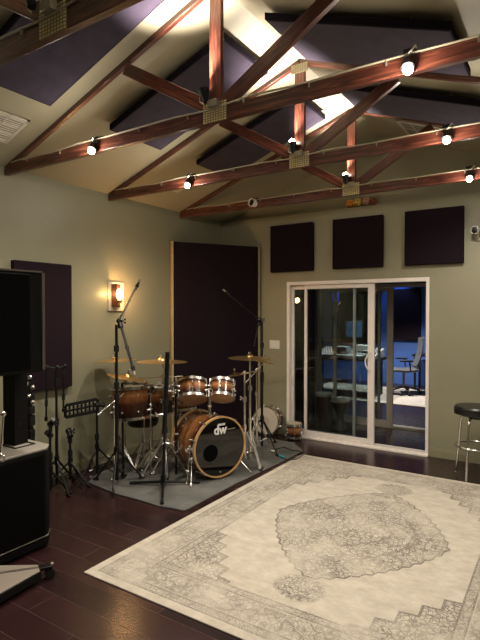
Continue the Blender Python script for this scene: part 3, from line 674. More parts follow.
# drum mat, slightly wavy edge
poly = [tuple(fl(a, b_)[:2]) for a, b_ in ((97, 475), (88, 483), (101, 488.5), (117, 495), (140, 501), (159, 507), (172, 509), (184, 511.5), (190, 509))] + [(-2.635, 4.0), (-2.60, 4.7), (-2.59, 5.36), (-2.86, 5.62), (-3.5, 5.66), (-4.12, 4.7)]
tag(MB().prism(poly, 0.0, 0.012).build('drum_mat', M['matgrey'], None, 0.003, (-3.3, 4.3, 0)), 'charcoal grey drum mat with wavy front edge under the drum kit', 'mat')
MZ = 0.012

# ------------------------------------------------------------------ drums
def drum(name, label, c, axis, r, depth, shell_m, lugs, hoop_m='chrome', top='head', bottom='head', group=None, legs=None, hoop_t=0.007, logo=None, tensions=True):
    """c = centre of the shell; local z runs to the batter (axis) side"""
    t = oriented(name, label, 'drum', tuple(c), axis, group)
    x, y, z = basis(axis); c = V(c); h = depth / 2
    MB().lathe([(r, -h), (r, h), (r - 0.008, h), (r - 0.008, -h), (r, -h)], c, axis, 40).build('shell', shell_m, t)
    MB().lathe([(0, h + 0.004), (r * 0.96, h + 0.003), (r + 0.002, h + 0.001), (r + 0.004, h - 0.012), (0, h - 0.012)], c, axis, 40).build('batter_head', M[top], t)
    MB().lathe([(0, -h - 0.004), (r * 0.96, -h - 0.003), (r + 0.002, -h - 0.001), (r + 0.004, -h + 0.012), (0, -h + 0.012)], c, axis, 40).build('resonant_head', M[bottom], t)
    for s in (-1, 1):
        MB().lathe([(r + 0.004, s * (h - 0.016)), (r + 0.004 + hoop_t, s * (h - 0.016)), (r + 0.004 + hoop_t, s * (h + 0.012)), (r + 0.001, s * (h + 0.012)), (r + 0.001, s * (h + 0.002)), (r + 0.004, s * (h - 0.016))], c, axis, 40).build('hoop', M[hoop_m], t)
    for k in range(lugs):
        a = 2 * PI * (k + 0.5) / lugs; d = x * math.cos(a) + y * math.sin(a)
        m = MB()
        lh = min(h * 0.5, 0.05)
        for s in ((-1, 1) if depth > 0.13 else (0,)):
            q = c + d * (r + 0.008) + z * (s * (h - lh - 0.02))
            m.tube(q - d * 0.008, q + d * 0.012, 0.014, 0.010, 10).ball(q + d * 0.012, 0.010, 8)
        q0 = c + d * (r + 0.012)
        if depth < 0.3:
            m.tube(q0 - z * (h + 0.014), q0 - z * (h * 0.35), 0.0035, n=6).tube(q0 + z * (h * 0.35), q0 + z * (h + 0.016), 0.0035, n=6)
        m.build('lug', M['chrome'], t)
    return t
B10, B12, B14, BB = burst('sunburst_small', 0.16), burst('sunburst_medium', 0.175), burst('sunburst_floor', 0.30, 0.62, 0.6), burst('sunburst_bass', 0.46, 0.3, 0.4)
KA = V((0.93, -0.367, 0)).normalized()       # the kit faces this way
# bass drum
fc = fl(220, 480); fc.z = 0; r = 0.283; zc = r + 0.032 + MZ
front = V((fc.x, fc.y, zc)); depth = 0.44; c = front - KA * depth / 2
t = drum('bass_drum', 'sunburst bass drum with black front head and round port, on the grey mat', c, -KA, r, depth, BB, 10, 'natural_hoop', 'head', 'blackhead', hoop_t=0.012)
x, y, z = basis(KA)
side = V((KA.y, -KA.x, 0)); side = -V((-KA.y, KA.x, 0))   # towards image left when facing the head
left = V((KA.y, -KA.x, 0))
hc = front + left * 0.11 - V((0, 0, 0.045)) + KA * 0.0045
MB().lathe([(0, 0.0), (0.082, 0.0), (0.082, 0.002), (0, 0.002)], hc, KA, 28).build('port_hole', M['holeblack'], t)
MB().ring(hc, KA, 0.083, 0.0022, 28, 6).build('port_ring', M['black'], t)
for k in range(10):
    a = 2 * PI * (k + 0.5) / 10; xx, yy, _ = basis(KA); d = xx * math.cos(a) + yy * math.sin(a)
    m = MB(); q = front + d * (r + 0.018)
    m.bar(q - KA * 0.03, q + KA * 0.016, 0.016, 0.01, d).tube(q - KA * 0.10 + d * 0.004, q - KA * 0.02 + d * 0.004, 0.004, n=6).ball(q + KA * 0.014, 0.008, 8)
    m.build('claw', M['chrome'], t)
for s in (1, -1):
    sd = left * s
    a0 = c + KA * 0.10 + sd * (r * 0.88) + V((0, 0, -r * 0.46)); a1 = V((a0.x, a0.y, 0)) + sd * 0.10 + KA * 0.16 + V((0, 0, MZ + 0.008))
    MB().tube(a0 - (a1 - a0) * 0.15, a1, 0.008, 0.007, 10).ball(a0, 0.02, 10).ball(a1, 0.011, 8).build('spur', M['chrome'], t)
def text_part(body, size, loc, xdir, zdir, name, m, parent, bold=0.0, shear=0.0, ext=0.0012, sx=1.0):
    cu = bpy.data.curves.new(name, 'FONT'); cu.body = body; cu.size = size; cu.extrude = ext; cu.offset = bold; cu.align_x = 'CENTER'; cu.align_y = 'CENTER'; cu.shear = shear
    tmp = bpy.data.objects.new('tmp', cu); C.objects.link(tmp)
    dg = bpy.context.evaluated_depsgraph_get(); me = bpy.data.meshes.new_from_object(tmp.evaluated_get(dg))
    bpy.data.objects.remove(tmp)
    xd, zd = V(xdir).normalized(), V(zdir).normalized(); yd = zd.cross(xd)
    Mx = Matrix.Translation(V(loc)) @ Matrix((xd, yd, zd)).transposed().to_4x4() @ Matrix.Diagonal((sx, 1, 1, 1))
    me.transform(Matrix(BASE[parent.name]).inverted() @ Mx); me.materials.clear(); me.materials.append(m)
    o = bpy.data.objects.new(name, me); C.objects.link(o); o.parent = parent; return o
lg = front + V((0, 0, 0.165)) - left * 0.0 + KA * 0.006
text_part('dw', 0.125, lg, -left, KA, 'logo', M['logo'], t, 0.004, 0.0, 0.001, 0.95)
text_part('DRUM', 0.026, lg + V((0, 0, 0.052)) - left * 0.014, -left, KA, 'logo', M['logo'], t, 0.0015, 0, 0.001, 1.15)
text_part('WORKSHOP', 0.016, lg + V((0, 0, -0.004)) - left * 0.125, -left, KA, 'logo', M['beige'], t, 0.0, 0, 0.0008, 1.1)
m = MB().ball(front - V((0, 0, 0.245)) + KA * 0.006, 0.009, 10); m.build('vent_dot', M['chrome'], t)

# rack toms tilted back towards the player
FH = V((FW.x, FW.y, 0)).normalized(); ta = (V((0, 0, 1)) + FH * 0.58 - RT * 0.08).normalized()
c12 = at(192, 391, 5.10); c10 = at(222, 390, 5.06)
t12 = drum('rack_tom', 'wider sunburst rack tom over the left side of the bass drum', c12, ta, 0.150, 0.175, B12, 6, 'chrome', 'head', 'headpink', 'rack toms over the bass drum')
t10 = drum('rack_tom', 'narrower sunburst rack tom over the right side of the bass drum', c10, (V((0, 0, 1)) + FH * 0.58 + RT * 0.06).normalized(), 0.125, 0.16, B10, 6, 'chrome', 'head', 'headpink', 'rack toms over the bass drum')
# tom holder on the bass drum
bt = c + V((0, 0, r)) + KA * 0.03
t = thing('tom_holder', 'chrome double tom holder between the two rack toms', 'stand', tuple(bt))
MB().bb(bt.x - 0.04, bt.x + 0.04, bt.y - 0.03, bt.y + 0.03, bt.z - 0.012, bt.z + 0.012).build('base_plate', M['chrome'], t, 0.003)
MB().tube(bt, bt + V((0, 0, 0.26)), 0.014).ball(bt + V((0, 0, 0.09)), 0.024, 10).ball(bt + V((0, 0, 0.24)), 0.026, 10).build('post', M['chrome'], t)
for cc, rr in ((c12, 0.16), (c10, 0.135)):
    d = (bt + V((0, 0, 0.24)) - cc); d.z = 0; d.normalize()
    MB().path([bt + V((0, 0, 0.24)), bt * 0.5 + cc * 0.5 + V((0, 0, 0.13)), cc + d * rr], 0.009, 8).ball(cc + d * (rr + 0.01), 0.018, 8).build('arm', M['chrome'], t)
# two floor toms
f1 = at(130, 402.5, 5.05); f2 = at(157, 401, 5.30)
def floor_tom(c, r, depth, label, group='floor toms'):
    t = drum('floor_tom', label, c, (V((0, 0, 1)) - KA * 0.10), r, depth, B14, 8, 'chrome', 'head', 'headpink', group)
    for k in range(3):
        a = 2 * PI * k / 3 + 0.5; d = V((math.cos(a), math.sin(a), 0)); q = c + d * (r + 0.024)
        MB().path([V((q.x, q.y, c.z + 0.10)), V((q.x, q.y, 0.10)), V((q.x + d.x * 0.03, q.y + d.y * 0.03, MZ + 0.008))], 0.006, 8).ball(V((q.x, q.y, c.z - 0.02)), 0.018, 8).ball(V((q.x + d.x * 0.03, q.y + d.y * 0.03, MZ + 0.012)), 0.012, 8).build('leg', M['chrome'], t)
floor_tom(f1, 0.185, 0.30, 'sunburst floor tom on the left, under the tilted cymbal')
floor_tom(f2, 0.165, 0.27, 'sunburst floor tom right behind the central black stand')
# snare between, mostly hidden
sn = at(199, 408, 5.5)
# propped drum and little drum by the wall
c = at(268.5, 418.5, 6.72); c.z = 0.195 + MZ
drum('snare_drum', 'white-headed drum standing on edge against the wall left of the door', c, V((0.06, -1, 0.05)), 0.178, 0.16, B14, 8, 'chrome', 'head', 'head')
MB_ = MB(); hcx = c + V((0.06, -1, 0.05)).normalized() * 0.086
tag(MB().lathe([(0, 0), (0.055, 0), (0.055, 0.0015), (0, 0.0015)], hcx + V((0, 0, -0.01)), V((0.06, -1, 0.05)), 24).build('damping_pad', M['beige'], None, 0, hcx), 'grey round damping patch on the upended drum head', 'drum pad')
c = at(294, 428, 6.5); c.z = 0.03 + 0.085
d_ = drum('small_tom', 'small sunburst tom on the floor beside the door frame', c, V((0, 0, 1)), 0.096, 0.165, burst('sunburst_little', 0.165), 6, 'chrome', 'head', 'head')
tag(MB().lathe([(0, 0), (0.085, 0), (0.085, 0.02), (0, 0.02)], (c.x, c.y, 0.0), (0, 0, 1), 24).build('drum_riser', M['black'], None, 0.002, (c.x, c.y, 0)), 'flat black round block under the small tom by the door', 'block')

# ------------------------------------------------------------------ stands
def tripod(t, base, z_hub, spread, m, rot=0.0, n=3, z0=MZ, rad=0.0105, double=True, foot='rubber', flat=False):
    b_ = V((base[0], base[1], 0))
    for k in range(n):
        a = rot + 2 * PI * k / n; d = V((math.cos(a), math.sin(a), 0)); sd = V((-d.y, d.x, 0)) * 0.011
        top = b_ + d * 0.018 + V((0, 0, z_hub)); end = b_ + d * spread + V((0, 0, z0 + 0.012))
        mm = MB()
        for s in ((1, -1) if double else (0,)): mm.tube(top + sd * s, end + sd * s * 0.6, rad * (0.6 if double else 1.0), n=8)
        if not flat:
            mid = top * 0.45 + end * 0.55; lo = b_ + d * 0.014 + V((0, 0, max(z0 + 0.04, z_hub * 0.35)))
            mm.tube(lo, mid, rad * 0.5, n=6)
        mm.tube(end - d * 0.03 + V((0, 0, 0.004)), end + d * 0.012 - V((0, 0, 0.002)), rad * 1.4, n=10)
        lg_ = mm.build('leg', m, t)
        MB().ball(end + d * 0.015, 0.0125, 8).build('rubber_foot', M[foot], lg_)
def wing(m, p, d=V((1, 0, 0)), s=1.0):
    d = V(d).normalized(); m.tube(p - d * 0.012 * s, p + d * 0.03 * s, 0.0045 * s, n=6).ball(p + d * 0.035 * s + V((0, 0, 0.010)) * s, 0.007 * s, 8).ball(p + d * 0.035 * s - V((0, 0, 0.010)) * s, 0.007 * s, 8)
def cymbal_stand(base, top, label, boom=None, rot=0.3, spread=0.27, m='chrome', z0=MZ):
    """base (x,y); top = pole top; boom = where the cymbal sits (defaults to top)"""
    t = thing('cymbal_stand', label, 'stand', (base[0], base[1], z0), 'cymbal stands')
    b_ = V((base[0], base[1], 0)); H = V(top).z; mm = MB()
    z1, z2 = H * 0.42, H * 0.72
    mm.tube(b_ + V((0, 0, z0 + 0.05)), b_ + V((0, 0, z1)), 0.0165).tube(b_ + V((0, 0, z1)), b_ + V((0, 0, z2)), 0.013).tube(b_ + V((0, 0, z2)), V(top), 0.0095)
    mm.build('pole', M[m], t)
    for zz in (z1, z2):
        mm = MB().tube(b_ + V((0, 0, zz - 0.03)), b_ + V((0, 0, zz + 0.02)), 0.023); wing(mm, b_ + V((0, 0, zz)), V((math.cos(rot * 3 + zz * 5), math.sin(rot * 3 + zz * 5), 0)), 1.3)
        mm.build('clamp', M[m], t)
    zh = 0.36
    for zz in (zh, zh * 0.35): MB().tube(b_ + V((0, 0, zz - 0.02)), b_ + V((0, 0, zz + 0.025)), 0.020).build('hub', M[m], t)
    tripod(t, base, zh, spread, M[m], rot, z0=z0)
    if boom is not None:
        bm_ = V(boom); d = (bm_ - V(top)).normalized()
        MB().ball(V(top), 0.022, 10).tube(V(top) - d * 0.22, bm_ - V((0, 0, 0.02)), 0.0065).build('boom_arm', M[m], t)
    return t
def cymbal(c, r, n, label, group='cymbals'):
    n = V(n).normalized()
    t = oriented('cymbal', label, 'cymbal', tuple(c), n, group)
    pr = [(0.006, 0.030 * r / 0.2), (0.02, 0.029 * r / 0.2), (r * 0.17, 0.018), (r * 0.2, 0.010)]
    for k in range(1, 9): pr.append((r * (0.2 + 0.1 * k), 0.010 - 0.018 * (k / 8) ** 1.3 + (0.0006 if k % 2 else 0)))
    pr += [(q, h_ - 0.0022) for q, h_ in reversed(pr)]
    MB().lathe(pr, c, n, 48).build('bronze_disc', M['brass'], t)
    MB().tube(V(c) + n * 0.015, V(c) + n * 0.07, 0.0045, n=8).tube(V(c) + n * 0.027, V(c) + n * 0.042, 0.014, 0.012, 12).build('felt', M['black'], t)
    mm = MB().tube(V(c) + n * 0.042, V(c) + n * 0.058, 0.009, n=8); wing(mm, V(c) + n * 0.05, basis(n)[0], 0.7); mm.build('wing_nut', M['chrome'], t)
    return t
up = V((0, 0, 1))
def below(p, dz=0.0): return (p.x, p.y, p.z - dz)
q1 = at(115, 360, 5.25); cymbal(q1, 0.215, V((-0.05, -0.02, 1)), 'thin bronze cymbal at the far left of the kit, left of the sconce stand')
cymbal_stand((q1.x + 0.02, q1.y + 0.0), below(q1, 0.0), 'chrome stand carrying the leftmost cymbal', rot=0.0)
q2 = at(162, 361, 4.98); cymbal(q2, 0.25, V((0.0, 0.02, 1)), 'wide bronze cymbal above the centre-left, behind the black pole top')
cymbal_stand((q2.x - 0.05, q2.y + 0.10), (q2.x - 0.05, q2.y + 0.10, q2.z - 0.12), 'chrome boom stand carrying the wide centre-left cymbal', boom=q2, rot=0.2)
q3 = at(127.5, 377, 4.95)
rc = RT * 1.0
cymbal(q3, 0.20, (V((0, 0, 1)) + RT * 0.20 + FW * 0.06), 'bronze cymbal tilted down to the right above the left floor tom')
cymbal_stand((q3.x + 0.16, q3.y + 0.34), (q3.x + 0.16, q3.y + 0.34, q3.z - 0.02), 'chrome stand whose boom holds the tilted cymbal', boom=q3, rot=1.4)
q4 = at(250, 357.5, 5.40); cymbal(q4, 0.235, V((0.02, 0.0, 1)), 'bronze crash cymbal on the right of the kit over the chrome stands')
cymbal_stand((q4.x - 0.0, q4.y), below(q4), 'chrome stand carrying the right crash cymbal', rot=-0.6)
q5 = at(264, 361, 5.85); cymbal(q5, 0.13, V((0.16, 0.1, 1)), 'small cymbal partly behind the right crash cymbal')
cymbal_stand((q5.x - 0.07, q5.y - 0.05), (q5.x - 0.07, q5.y - 0.05, q5.z - 0.1), 'chrome stand holding the small cymbal behind the right crash', boom=q5, rot=0.5, spread=0.2)
q6 = at(235.5, 374, 5.45); cymbal(q6, 0.09, V((-0.2, -0.1, 1)), 'small dark splash cymbal right of the rack toms')
cymbal_stand((q6.x + 0.13, q6.y - 0.02), (q6.x + 0.13, q6.y - 0.02, 1.0), 'chrome stand with splash cymbal beside the bass drum', boom=q6, rot=2.0, spread=0.22)

# hi-hat
hb = fl(204, 466); hx_, hy_ = hb.x - 0.55, hb.y + 0.65

def mic_stand(base, h, label, arms=(), rot=0.0, spread=0.3, m='blackmetal', z0=MZ, flat=False, hub=0.10, rad=0.0115, double=False, leg_r=0.009, name='mic_stand', group=None, collar=()):
    t = thing(name, label, 'stand', (base[0], base[1], z0), group)
    b_ = V((base[0], base[1], 0))
    mm = MB().tube(b_ + V((0, 0, z0 + 0.04)), b_ + V((0, 0, h * 0.55)), rad * 1.25).tube(b_ + V((0, 0, h * 0.55)), b_ + V((0, 0, h)), rad)
    mm.build('pole', M[m], t)
    for zc_ in (h * 0.55,) + tuple(collar): MB().tube(b_ + V((0, 0, zc_ - 0.03)), b_ + V((0, 0, zc_ + 0.03)), rad * 1.9).build('clutch', M['black'], t)
    MB().tube(b_ + V((0, 0, hub - 0.03)), b_ + V((0, 0, hub + 0.05)), rad * 2.0).build('hub', M[m], t)
    tripod(t, base, hub, spread, M[m], rot, z0=z0, rad=leg_r, double=double, flat=flat)
    for (p, q, rr, mt) in arms:
        p, q = V(p), V(q); d = (q - p).normalized()
        MB().tube(p, q, rr).tube(p + d * 0.0, p + d * 0.07, rr * 1.8).tube(p * 0.45 + q * 0.55, p * 0.4 + q * 0.6, rr * 1.5).build('boom_arm', M[mt], t)
    if arms:
        mm = MB().ball(V(arms[0][0]), 0.030, 12).tube(V(arms[0][0]) - V((0, 0, 0.07)), V(arms[0][0]), 0.016); wing(mm, V(arms[0][0]), RT, 1.5); mm.build('knuckle', M['chrome' if m == 'chrome' else 'blackmetal'], t)
    return t
def pencil_mic(tip, d, label, L=0.15, r=0.010, group=None):
    d = V(d).normalized(); tip = V(tip)
    t = oriented('microphone', label, 'microphone', tuple(tip), d, group)
    MB().tube(tip - d * L, tip - d * 0.03, r, n=12).build('body', M['black'], t)
    MB().tube(tip - d * 0.03, tip, r * 1.1, n=12).tube(tip - d * 0.034, tip - d * 0.03, r * 1.2, n=12).build('grille', M['steel'], t)
    MB().tube(tip - d * L * 0.7, tip - d * L * 0.5, r * 1.5, n=10).build('clip', M['rubber'], t)
    return t
# left overhead: stands in front of the sconce
bL = fl(117, 484, MZ); kz = at(119.5, 321, 4.78)
up_end = at(137, 285, 4.70); lo_end = at(133, 368, 4.62)
mic_stand((bL.x, bL.y), kz.z - 0.03, 'tall black microphone stand with raised boom in front of the glowing sconce',
          [(kz, up_end, 0.010, 'chrome'), (kz, lo_end, 0.012, 'blackmetal')], rot=-0.9, spread=0.26, hub=0.32, collar=(0.95, 1.3), rad=0.0135)
pencil_mic(at(140.5, 279, 4.69), up_end - kz, 'silver pencil microphone at the boom tip in front of the sconce', 0.12, 0.011)
pencil_mic(lo_end + (lo_end - kz).normalized() * 0.07, lo_end - kz, 'black pencil microphone pointing down over the left cymbals', 0.12, 0.013)
# right overhead
bR = fl(262, 449, MZ); kz = at(259.5, 320, 5.95); e1 = at(227, 293, 5.75); e2 = at(254, 346, 5.9)
mic_stand((bR.x, bR.y), kz.z - 0.02, 'tall black microphone stand left of the light switch, boom over the kit',
          [(kz, e1, 0.0055, 'blackmetal'), (kz, e2, 0.006, 'blackmetal')], rot=-0.5, spread=0.34, hub=0.36, collar=(0.9, 1.25), rad=0.012)
pencil_mic(at(223, 289.5, 5.73), e1 - kz, 'pencil microphone at the boom tip in front of the corner panel', 0.10, 0.009)
# blue-footed leg piece under the right stand
e = fl(281, 457, MZ); tag(MB().tube((e.x - 0.02, e.y, MZ + 0.014), (e.x + 0.05, e.y - 0.02, MZ + 0.012), 0.011).build('cable_plug', M['cyan'], None, 0, (e.x, e.y, MZ)), 'small bright cyan plug lying on the mat near the rug corner', 'plug')
pts = [fl(a, b_, MZ + 0.006) for a, b_ in ((281, 457), (287, 460), (296, 459), (303, 455), (300, 451), (291, 450), (284, 447), (276, 449))]
tag(MB().path([V(p) for p in pts], 0.005, 6).build('floor_cable', M['rubber'], None, 0, tuple(pts[0])), 'thin black cable looped on the mat near the small tom', 'cable')

# central black stand with flat cross foot
bc = fl(163, 486, MZ); tp = at(167.5, 352, 4.66); b0 = V((bc.x, bc.y, 0.05)); mid = b0.lerp(tp, 0.40)
tt = thing('hardware_stand', 'thick black pole stand with flat spread feet in front of the floor toms', 'stand', (bc.x, bc.y, MZ))
MB().tube(b0, mid, 0.014).tube(mid, tp, 0.021, n=16).build('pole', M['blackmetal'], tt)
for u0 in (0.40, 0.62): MB().tube(b0.lerp(tp, u0 - 0.02), b0.lerp(tp, u0 + 0.02), 0.028, n=16).build('collar', M['black'], tt)
for u0, dd in ((0.30, 1), (0.52, -1), (0.70, 1)):
    mm = MB(); p_ = b0.lerp(tp, u0); mm.tube(p_, p_ + RT * 0.045 * dd, 0.012); wing(mm, p_ + RT * 0.04 * dd, RT * dd, 1.3); mm.build('clamp', M['chrome'], tt)
for px, py in ((131, 483), (199, 482), (162, 503)):
    e = fl(px, py, MZ + 0.012)
    lg_ = MB().tube(V((bc.x, bc.y, 0.055)), e, 0.0135, 0.011, 10).build('leg', M['blackmetal'], tt)
    d = (e - V((bc.x, bc.y, 0.05))).normalized(); MB().tube(e - d * 0.05, e + d * 0.01, 0.0155, n=10).build('rubber_foot', M['rubber'], lg_)
MB().tube((bc.x, bc.y, 0.03), (bc.x, bc.y, 0.12), 0.024).build('hub', M['blackmetal'], tt)

# snare drum on its stand and throne, pedal, behind the bass drum
sd_c = front - KA * 0.92 - left * 0.06; sd_c.z = 0.62
drum('snare_drum', 'shallow snare drum behind the rack toms', sd_c, (V((0, 0, 1)) - KA * 0.1), 0.178, 0.14, B12, 8)
t = thing('snare_stand', 'chrome snare stand behind the bass drum', 'stand', (sd_c.x, sd_c.y, MZ))
MB().tube((sd_c.x, sd_c.y, 0.06), (sd_c.x, sd_c.y, 0.50), 0.012).build('pole', M['chrome'], t)
for k in range(3):
    a = k * 2 * PI / 3; d = V((math.cos(a), math.sin(a), 0))
    MB().path([V((sd_c.x, sd_c.y, 0.48)), V((sd_c.x, sd_c.y, 0.51)) + d * 0.17, V((sd_c.x, sd_c.y, 0.56)) + d * 0.2], 0.006, 6).build('basket_arm', M['chrome'], t)
tripod(t, (sd_c.x, sd_c.y), 0.28, 0.24, M['chrome'], 0.4)
def throne(p):
    t = thing('drum_throne', 'round black drum throne behind the kit', 'stool', (p.x, p.y, MZ))
    MB().lathe([(0, 0.44), (0.15, 0.44), (0.165, 0.46), (0.165, 0.51), (0.15, 0.53), (0, 0.535)], (p.x, p.y, 0), up, 32).build('seat', M['vinylseat'], t)
    MB().tube((p.x, p.y, 0.06), (p.x, p.y, 0.44), 0.015).build('pole', M['chrome'], t)
    tripod(t, (p.x, p.y), 0.26, 0.22, M['chrome'], 0.9)
throne(front - KA * 0.86 + left * 0.42)
# bass drum pedal
pp = fl(146, 470, MZ)
def pedal(p, q, label):
    t = thing('drum_pedal', label, 'pedal', (p.x, p.y, MZ))
    d = (q - p); d.z = 0; d.normalize(); s = V((-d.y, d.x, 0))
    MB().bar(p + V((0, 0, MZ + 0.008)), q + V((0, 0, MZ + 0.008)), 0.09, 0.008, V((0, 0, 1))).build('base_plate', M['blackmetal'], t, 0.002)
    MB().bar(p + V((0, 0, 0.05)), q + V((0, 0, 0.14)), 0.075, 0.012, V((0, 0, 1))).build('footboard', M['chrome'], t, 0.002)
    for k in (-1, 1): MB().tube(q + s * k * 0.05 + V((0, 0, 0.02)), q + s * k * 0.05 + V((0, 0, 0.24)), 0.008).build('post', M['chrome'], t)
    MB().tube(q + s * -0.06 + V((0, 0, 0.235)), q + s * 0.06 + V((0, 0, 0.235)), 0.007).build('axle', M['chrome'], t)
pedal(fl(141, 472), fl(154, 462), 'chrome drum pedal on the mat between the left stands')
# chrome diagonal hardware between the stands (hi-hat stand with cross legs)
h1 = fl(152, 474, MZ)
t = thing('hihat_stand', 'chrome hi-hat stand with slanted braces left of the bass drum', 'stand', (h1.x, h1.y + 0.05, MZ))
hb = V((at(176, 440, 5.2).x, at(176, 440, 5.2).y, 0))
MB().tube(hb + V((0, 0, 0.05)), hb + V((0, 0, 0.98)), 0.010).build('pole', M['chrome'], t)
tripod(t, (hb.x, hb.y), 0.42, 0.27, M['chrome'], 0.15)
MB().tube(hb + V((0, 0, 0.60)), hb + V((0, 0, 0.66)), 0.018).build('clamp', M['chrome'], t)
# rack bar and clamps over the floor toms
ra, rb_ = at(121, 383, 4.92), at(176, 386, 5.05)
t = thing('rack_bar', 'chrome rack bar with clamps crossing above the floor toms', 'rack', tuple(ra))
MB().tube(ra, rb_, 0.0085).build('bar', M['chrome'], t)
for k in (0.08, 0.25, 0.45, 0.7, 0.95):
    p = ra.lerp(rb_, k); mm = MB().tube(p - RT * 0.02, p + RT * 0.02, 0.018).ball(p + V((0, 0, 0.03)), 0.014, 8); wing(mm, p + V((0, 0, 0.02)), V((0.3, -1, 0.2)), 1.1); mm.build('clamp', M['chrome'], t)
MB().tube(ra.lerp(rb_, 0.02), V((ra.x, ra.y, MZ)) + RT * 0.02, 0.012).build('post', M['blackmetal'], t)
MB().tube(rb_, V((rb_.x, rb_.y, MZ)), 0.012).build('post', M['blackmetal'], t)

# little black clamp-on microphones around the toms
for i, (px, py, zc_, dpx, dpy, lb) in enumerate(((212, 383, 4.95, 6, 3, 'small black clip microphone on the rim between the rack toms'),
        (178, 395, 4.98, 5, 4, 'small black clip microphone left of the wider rack tom'),
        (150, 385, 4.86, 4, 5, 'small black clip microphone over the left floor tom'))):
    a = at(px, py, zc_); b_ = at(px + dpx, py + dpy, zc_ + 0.12); pencil_mic(b_, b_ - a, lb, 0.09, 0.014, 'clip microphones on the drums')
    tag(MB().path([a, a + V((0, 0, -0.05)), a + V((0.03, 0.03, -0.08))], 0.005, 6).ball(a + V((0.03, 0.03, -0.08)), 0.014, 8).build('mic_clamp', M['blackmetal'], None, 0, tuple(a)), ['rim clamp with gooseneck between the rack toms', 'rim clamp with gooseneck left of the wider rack tom', 'rim clamp with gooseneck over the left floor tom'][i], 'clamp', 'rim clamps')
# kick microphone stand chrome rod left of bass drum
a0, a1 = at(190, 449, 4.82), fl(186.5, 484, MZ + 0.01)
t = thing('short_stand', 'short chrome rod stand with clamps in front of the bass drum', 'stand', (a1.x, a1.y, MZ))
MB().tube(a1, a0, 0.007).ball(a1, 0.012, 8).build('pole', M['chrome'], t)
mm = MB().tube(a0 - RT * 0.025, a0 + RT * 0.03, 0.015).ball(a0 + V((0, 0, 0.02)), 0.02, 8); wing(mm, a0, V((1, -0.4, 0)), 1.4); mm.build('clamp', M['chrome'], t)
MB().tube(a1.lerp(a0, 0.35) - RT * 0.012, a1.lerp(a0, 0.35) + RT * 0.012, 0.013).build('collar', M['chrome'], t)

# diagonal chrome boom (white stick) left
p, q = at(98.5, 414.5, 4.75), at(124, 393, 4.85)
t = thing('drum_stick_holder', 'chrome rod slanting up from the perforated bar to the black stand', 'rod', tuple(p))
MB().tube(p, q, 0.0075, 0.0065, 10).build('rod', M['chrome'], t)
MB().ball(p, 0.011, 8).build('tip', M['plastic_white'], t)

# ------------------------------------------------------------------ stands on the left, by the wall
bT = fl(57, 489); hT = at(57, 367, 4.66)
tT = mic_stand((bT.x, bT.y), hT.z, 'tall black stand with a T bar under the left wall panel', [], rot=-0.25, spread=0.26, z0=0.0, hub=0.26, collar=(1.0,), leg_r=0.010, double=False)
lT, rT = at(46.5, 367, 4.62), at(65, 366, 4.70)
MB().path([lT, hT - V((0, 0, 0.012)), rT], 0.010, 8).ball(lT, 0.018, 8).ball(rT, 0.02, 8).ball(hT, 0.018, 8).build('t_bar', M['blackmetal'], tT)
for (px, py, py2, lb) in ((47, 372, 421, 'left black boom arm hanging from the T bar'), (63.5, 372, 412, 'right black boom arm hanging from the T bar')):
    zq = 4.6 if px < 50 else 4.68; a, b_ = at(px, py - 4, zq), at(px + (-1 if px < 50 else 0), py2, zq)
    t = thing('boom_arm', lb, 'boom arm', tuple(b_), 'arms hanging on the T bar')
    MB().tube(a, b_, 0.0085).build('tube', M['blackmetal'], t)
    for u0, u1 in ((0.08, 0.16), (0.6, 0.72)): MB().tube(a.lerp(b_, u0), a.lerp(b_, u1), 0.015).build('clutch', M['black'], t)
    MB().tube(a.lerp(b_, 0.92), b_, 0.016, 0.014).build('counterweight', M['blackmetal'], t)
s1 = fl(50.5, 494); mic_stand((s1.x, s1.y), at(50.5, 424, 4.58).z, 'short black tripod stand left of the T bar stand', [(at(50.5, 424, 4.58), at(53, 419, 4.54), 0.012, 'blackmetal'), (at(51, 436, 4.58), at(47.5, 433, 4.54), 0.014, 'blackmetal')], rot=0.6, spread=0.17, z0=0, hub=0.2)
s2 = fl(69, 483); mic_stand((s2.x + 0.02, s2.y), at(68.5, 429, 4.78).z, 'short black tripod stand right of the T bar stand', [(at(68.5, 431, 4.78), at(71, 437, 4.74), 0.014, 'blackmetal')], rot=0.1, spread=0.24, z0=0, hub=0.2, collar=(0.42,))
s3 = at(30, 440, 4.35); t3 = mic_stand((s3.x, s3.y), at(30, 379, 4.35).z, 'black folded stand with chrome clamps between the speaker column and the wall', [], rot=0.4, spread=0.10, z0=0, hub=0.7, rad=0.022, collar=(0.9, 0.8, 0.6))
mm = MB()
for (px, py) in ((30, 377), (27, 384), (33, 387), (29, 396), (33, 402)): mm.ball(at(px, py, 4.28), 0.018, 8)
mm.build('clamp', M['chrome'], t3)
s4 = fl(88, 473); 
# perforated bar
pa, pb = at(65.5, 411.5, 4.86), at(97.5, 405, 4.92)
t = thing('perforated_tray', 'black perforated equipment bar in front of the left wall', 'tray', tuple((pa + pb) / 2))
mm = MB(); hv = V((0, 0, 1)); dirr = (pb - pa).normalized(); hh = 0.058
for kz_ in (-1, 0, 1): mm.bar(pa + hv * hh * kz_, pb + hv * hh * kz_, 0.030 if kz_ else 0.02, 0.012, FW)
n = 8
for k in range(n + 1):
    p = pa.lerp(pb, k / n); wbar = 0.016 if 0 < k < n else 0.03
    mm.bar(p - hv * hh, p + hv * hh, wbar, 0.012, FW)
mm.build('face', M['black'], t, 0.001)
mm = MB()
for k in range(n):
    for s in (-1, 1):
        p = pa.lerp(pb, (k + 0.5) / n) + hv * hh * 0.5 * s - FW * 0.007
        mm.ball(p, 0.009, 6)
mm.build('studs', M['chrome'], t)['kind'] = 'stuff'
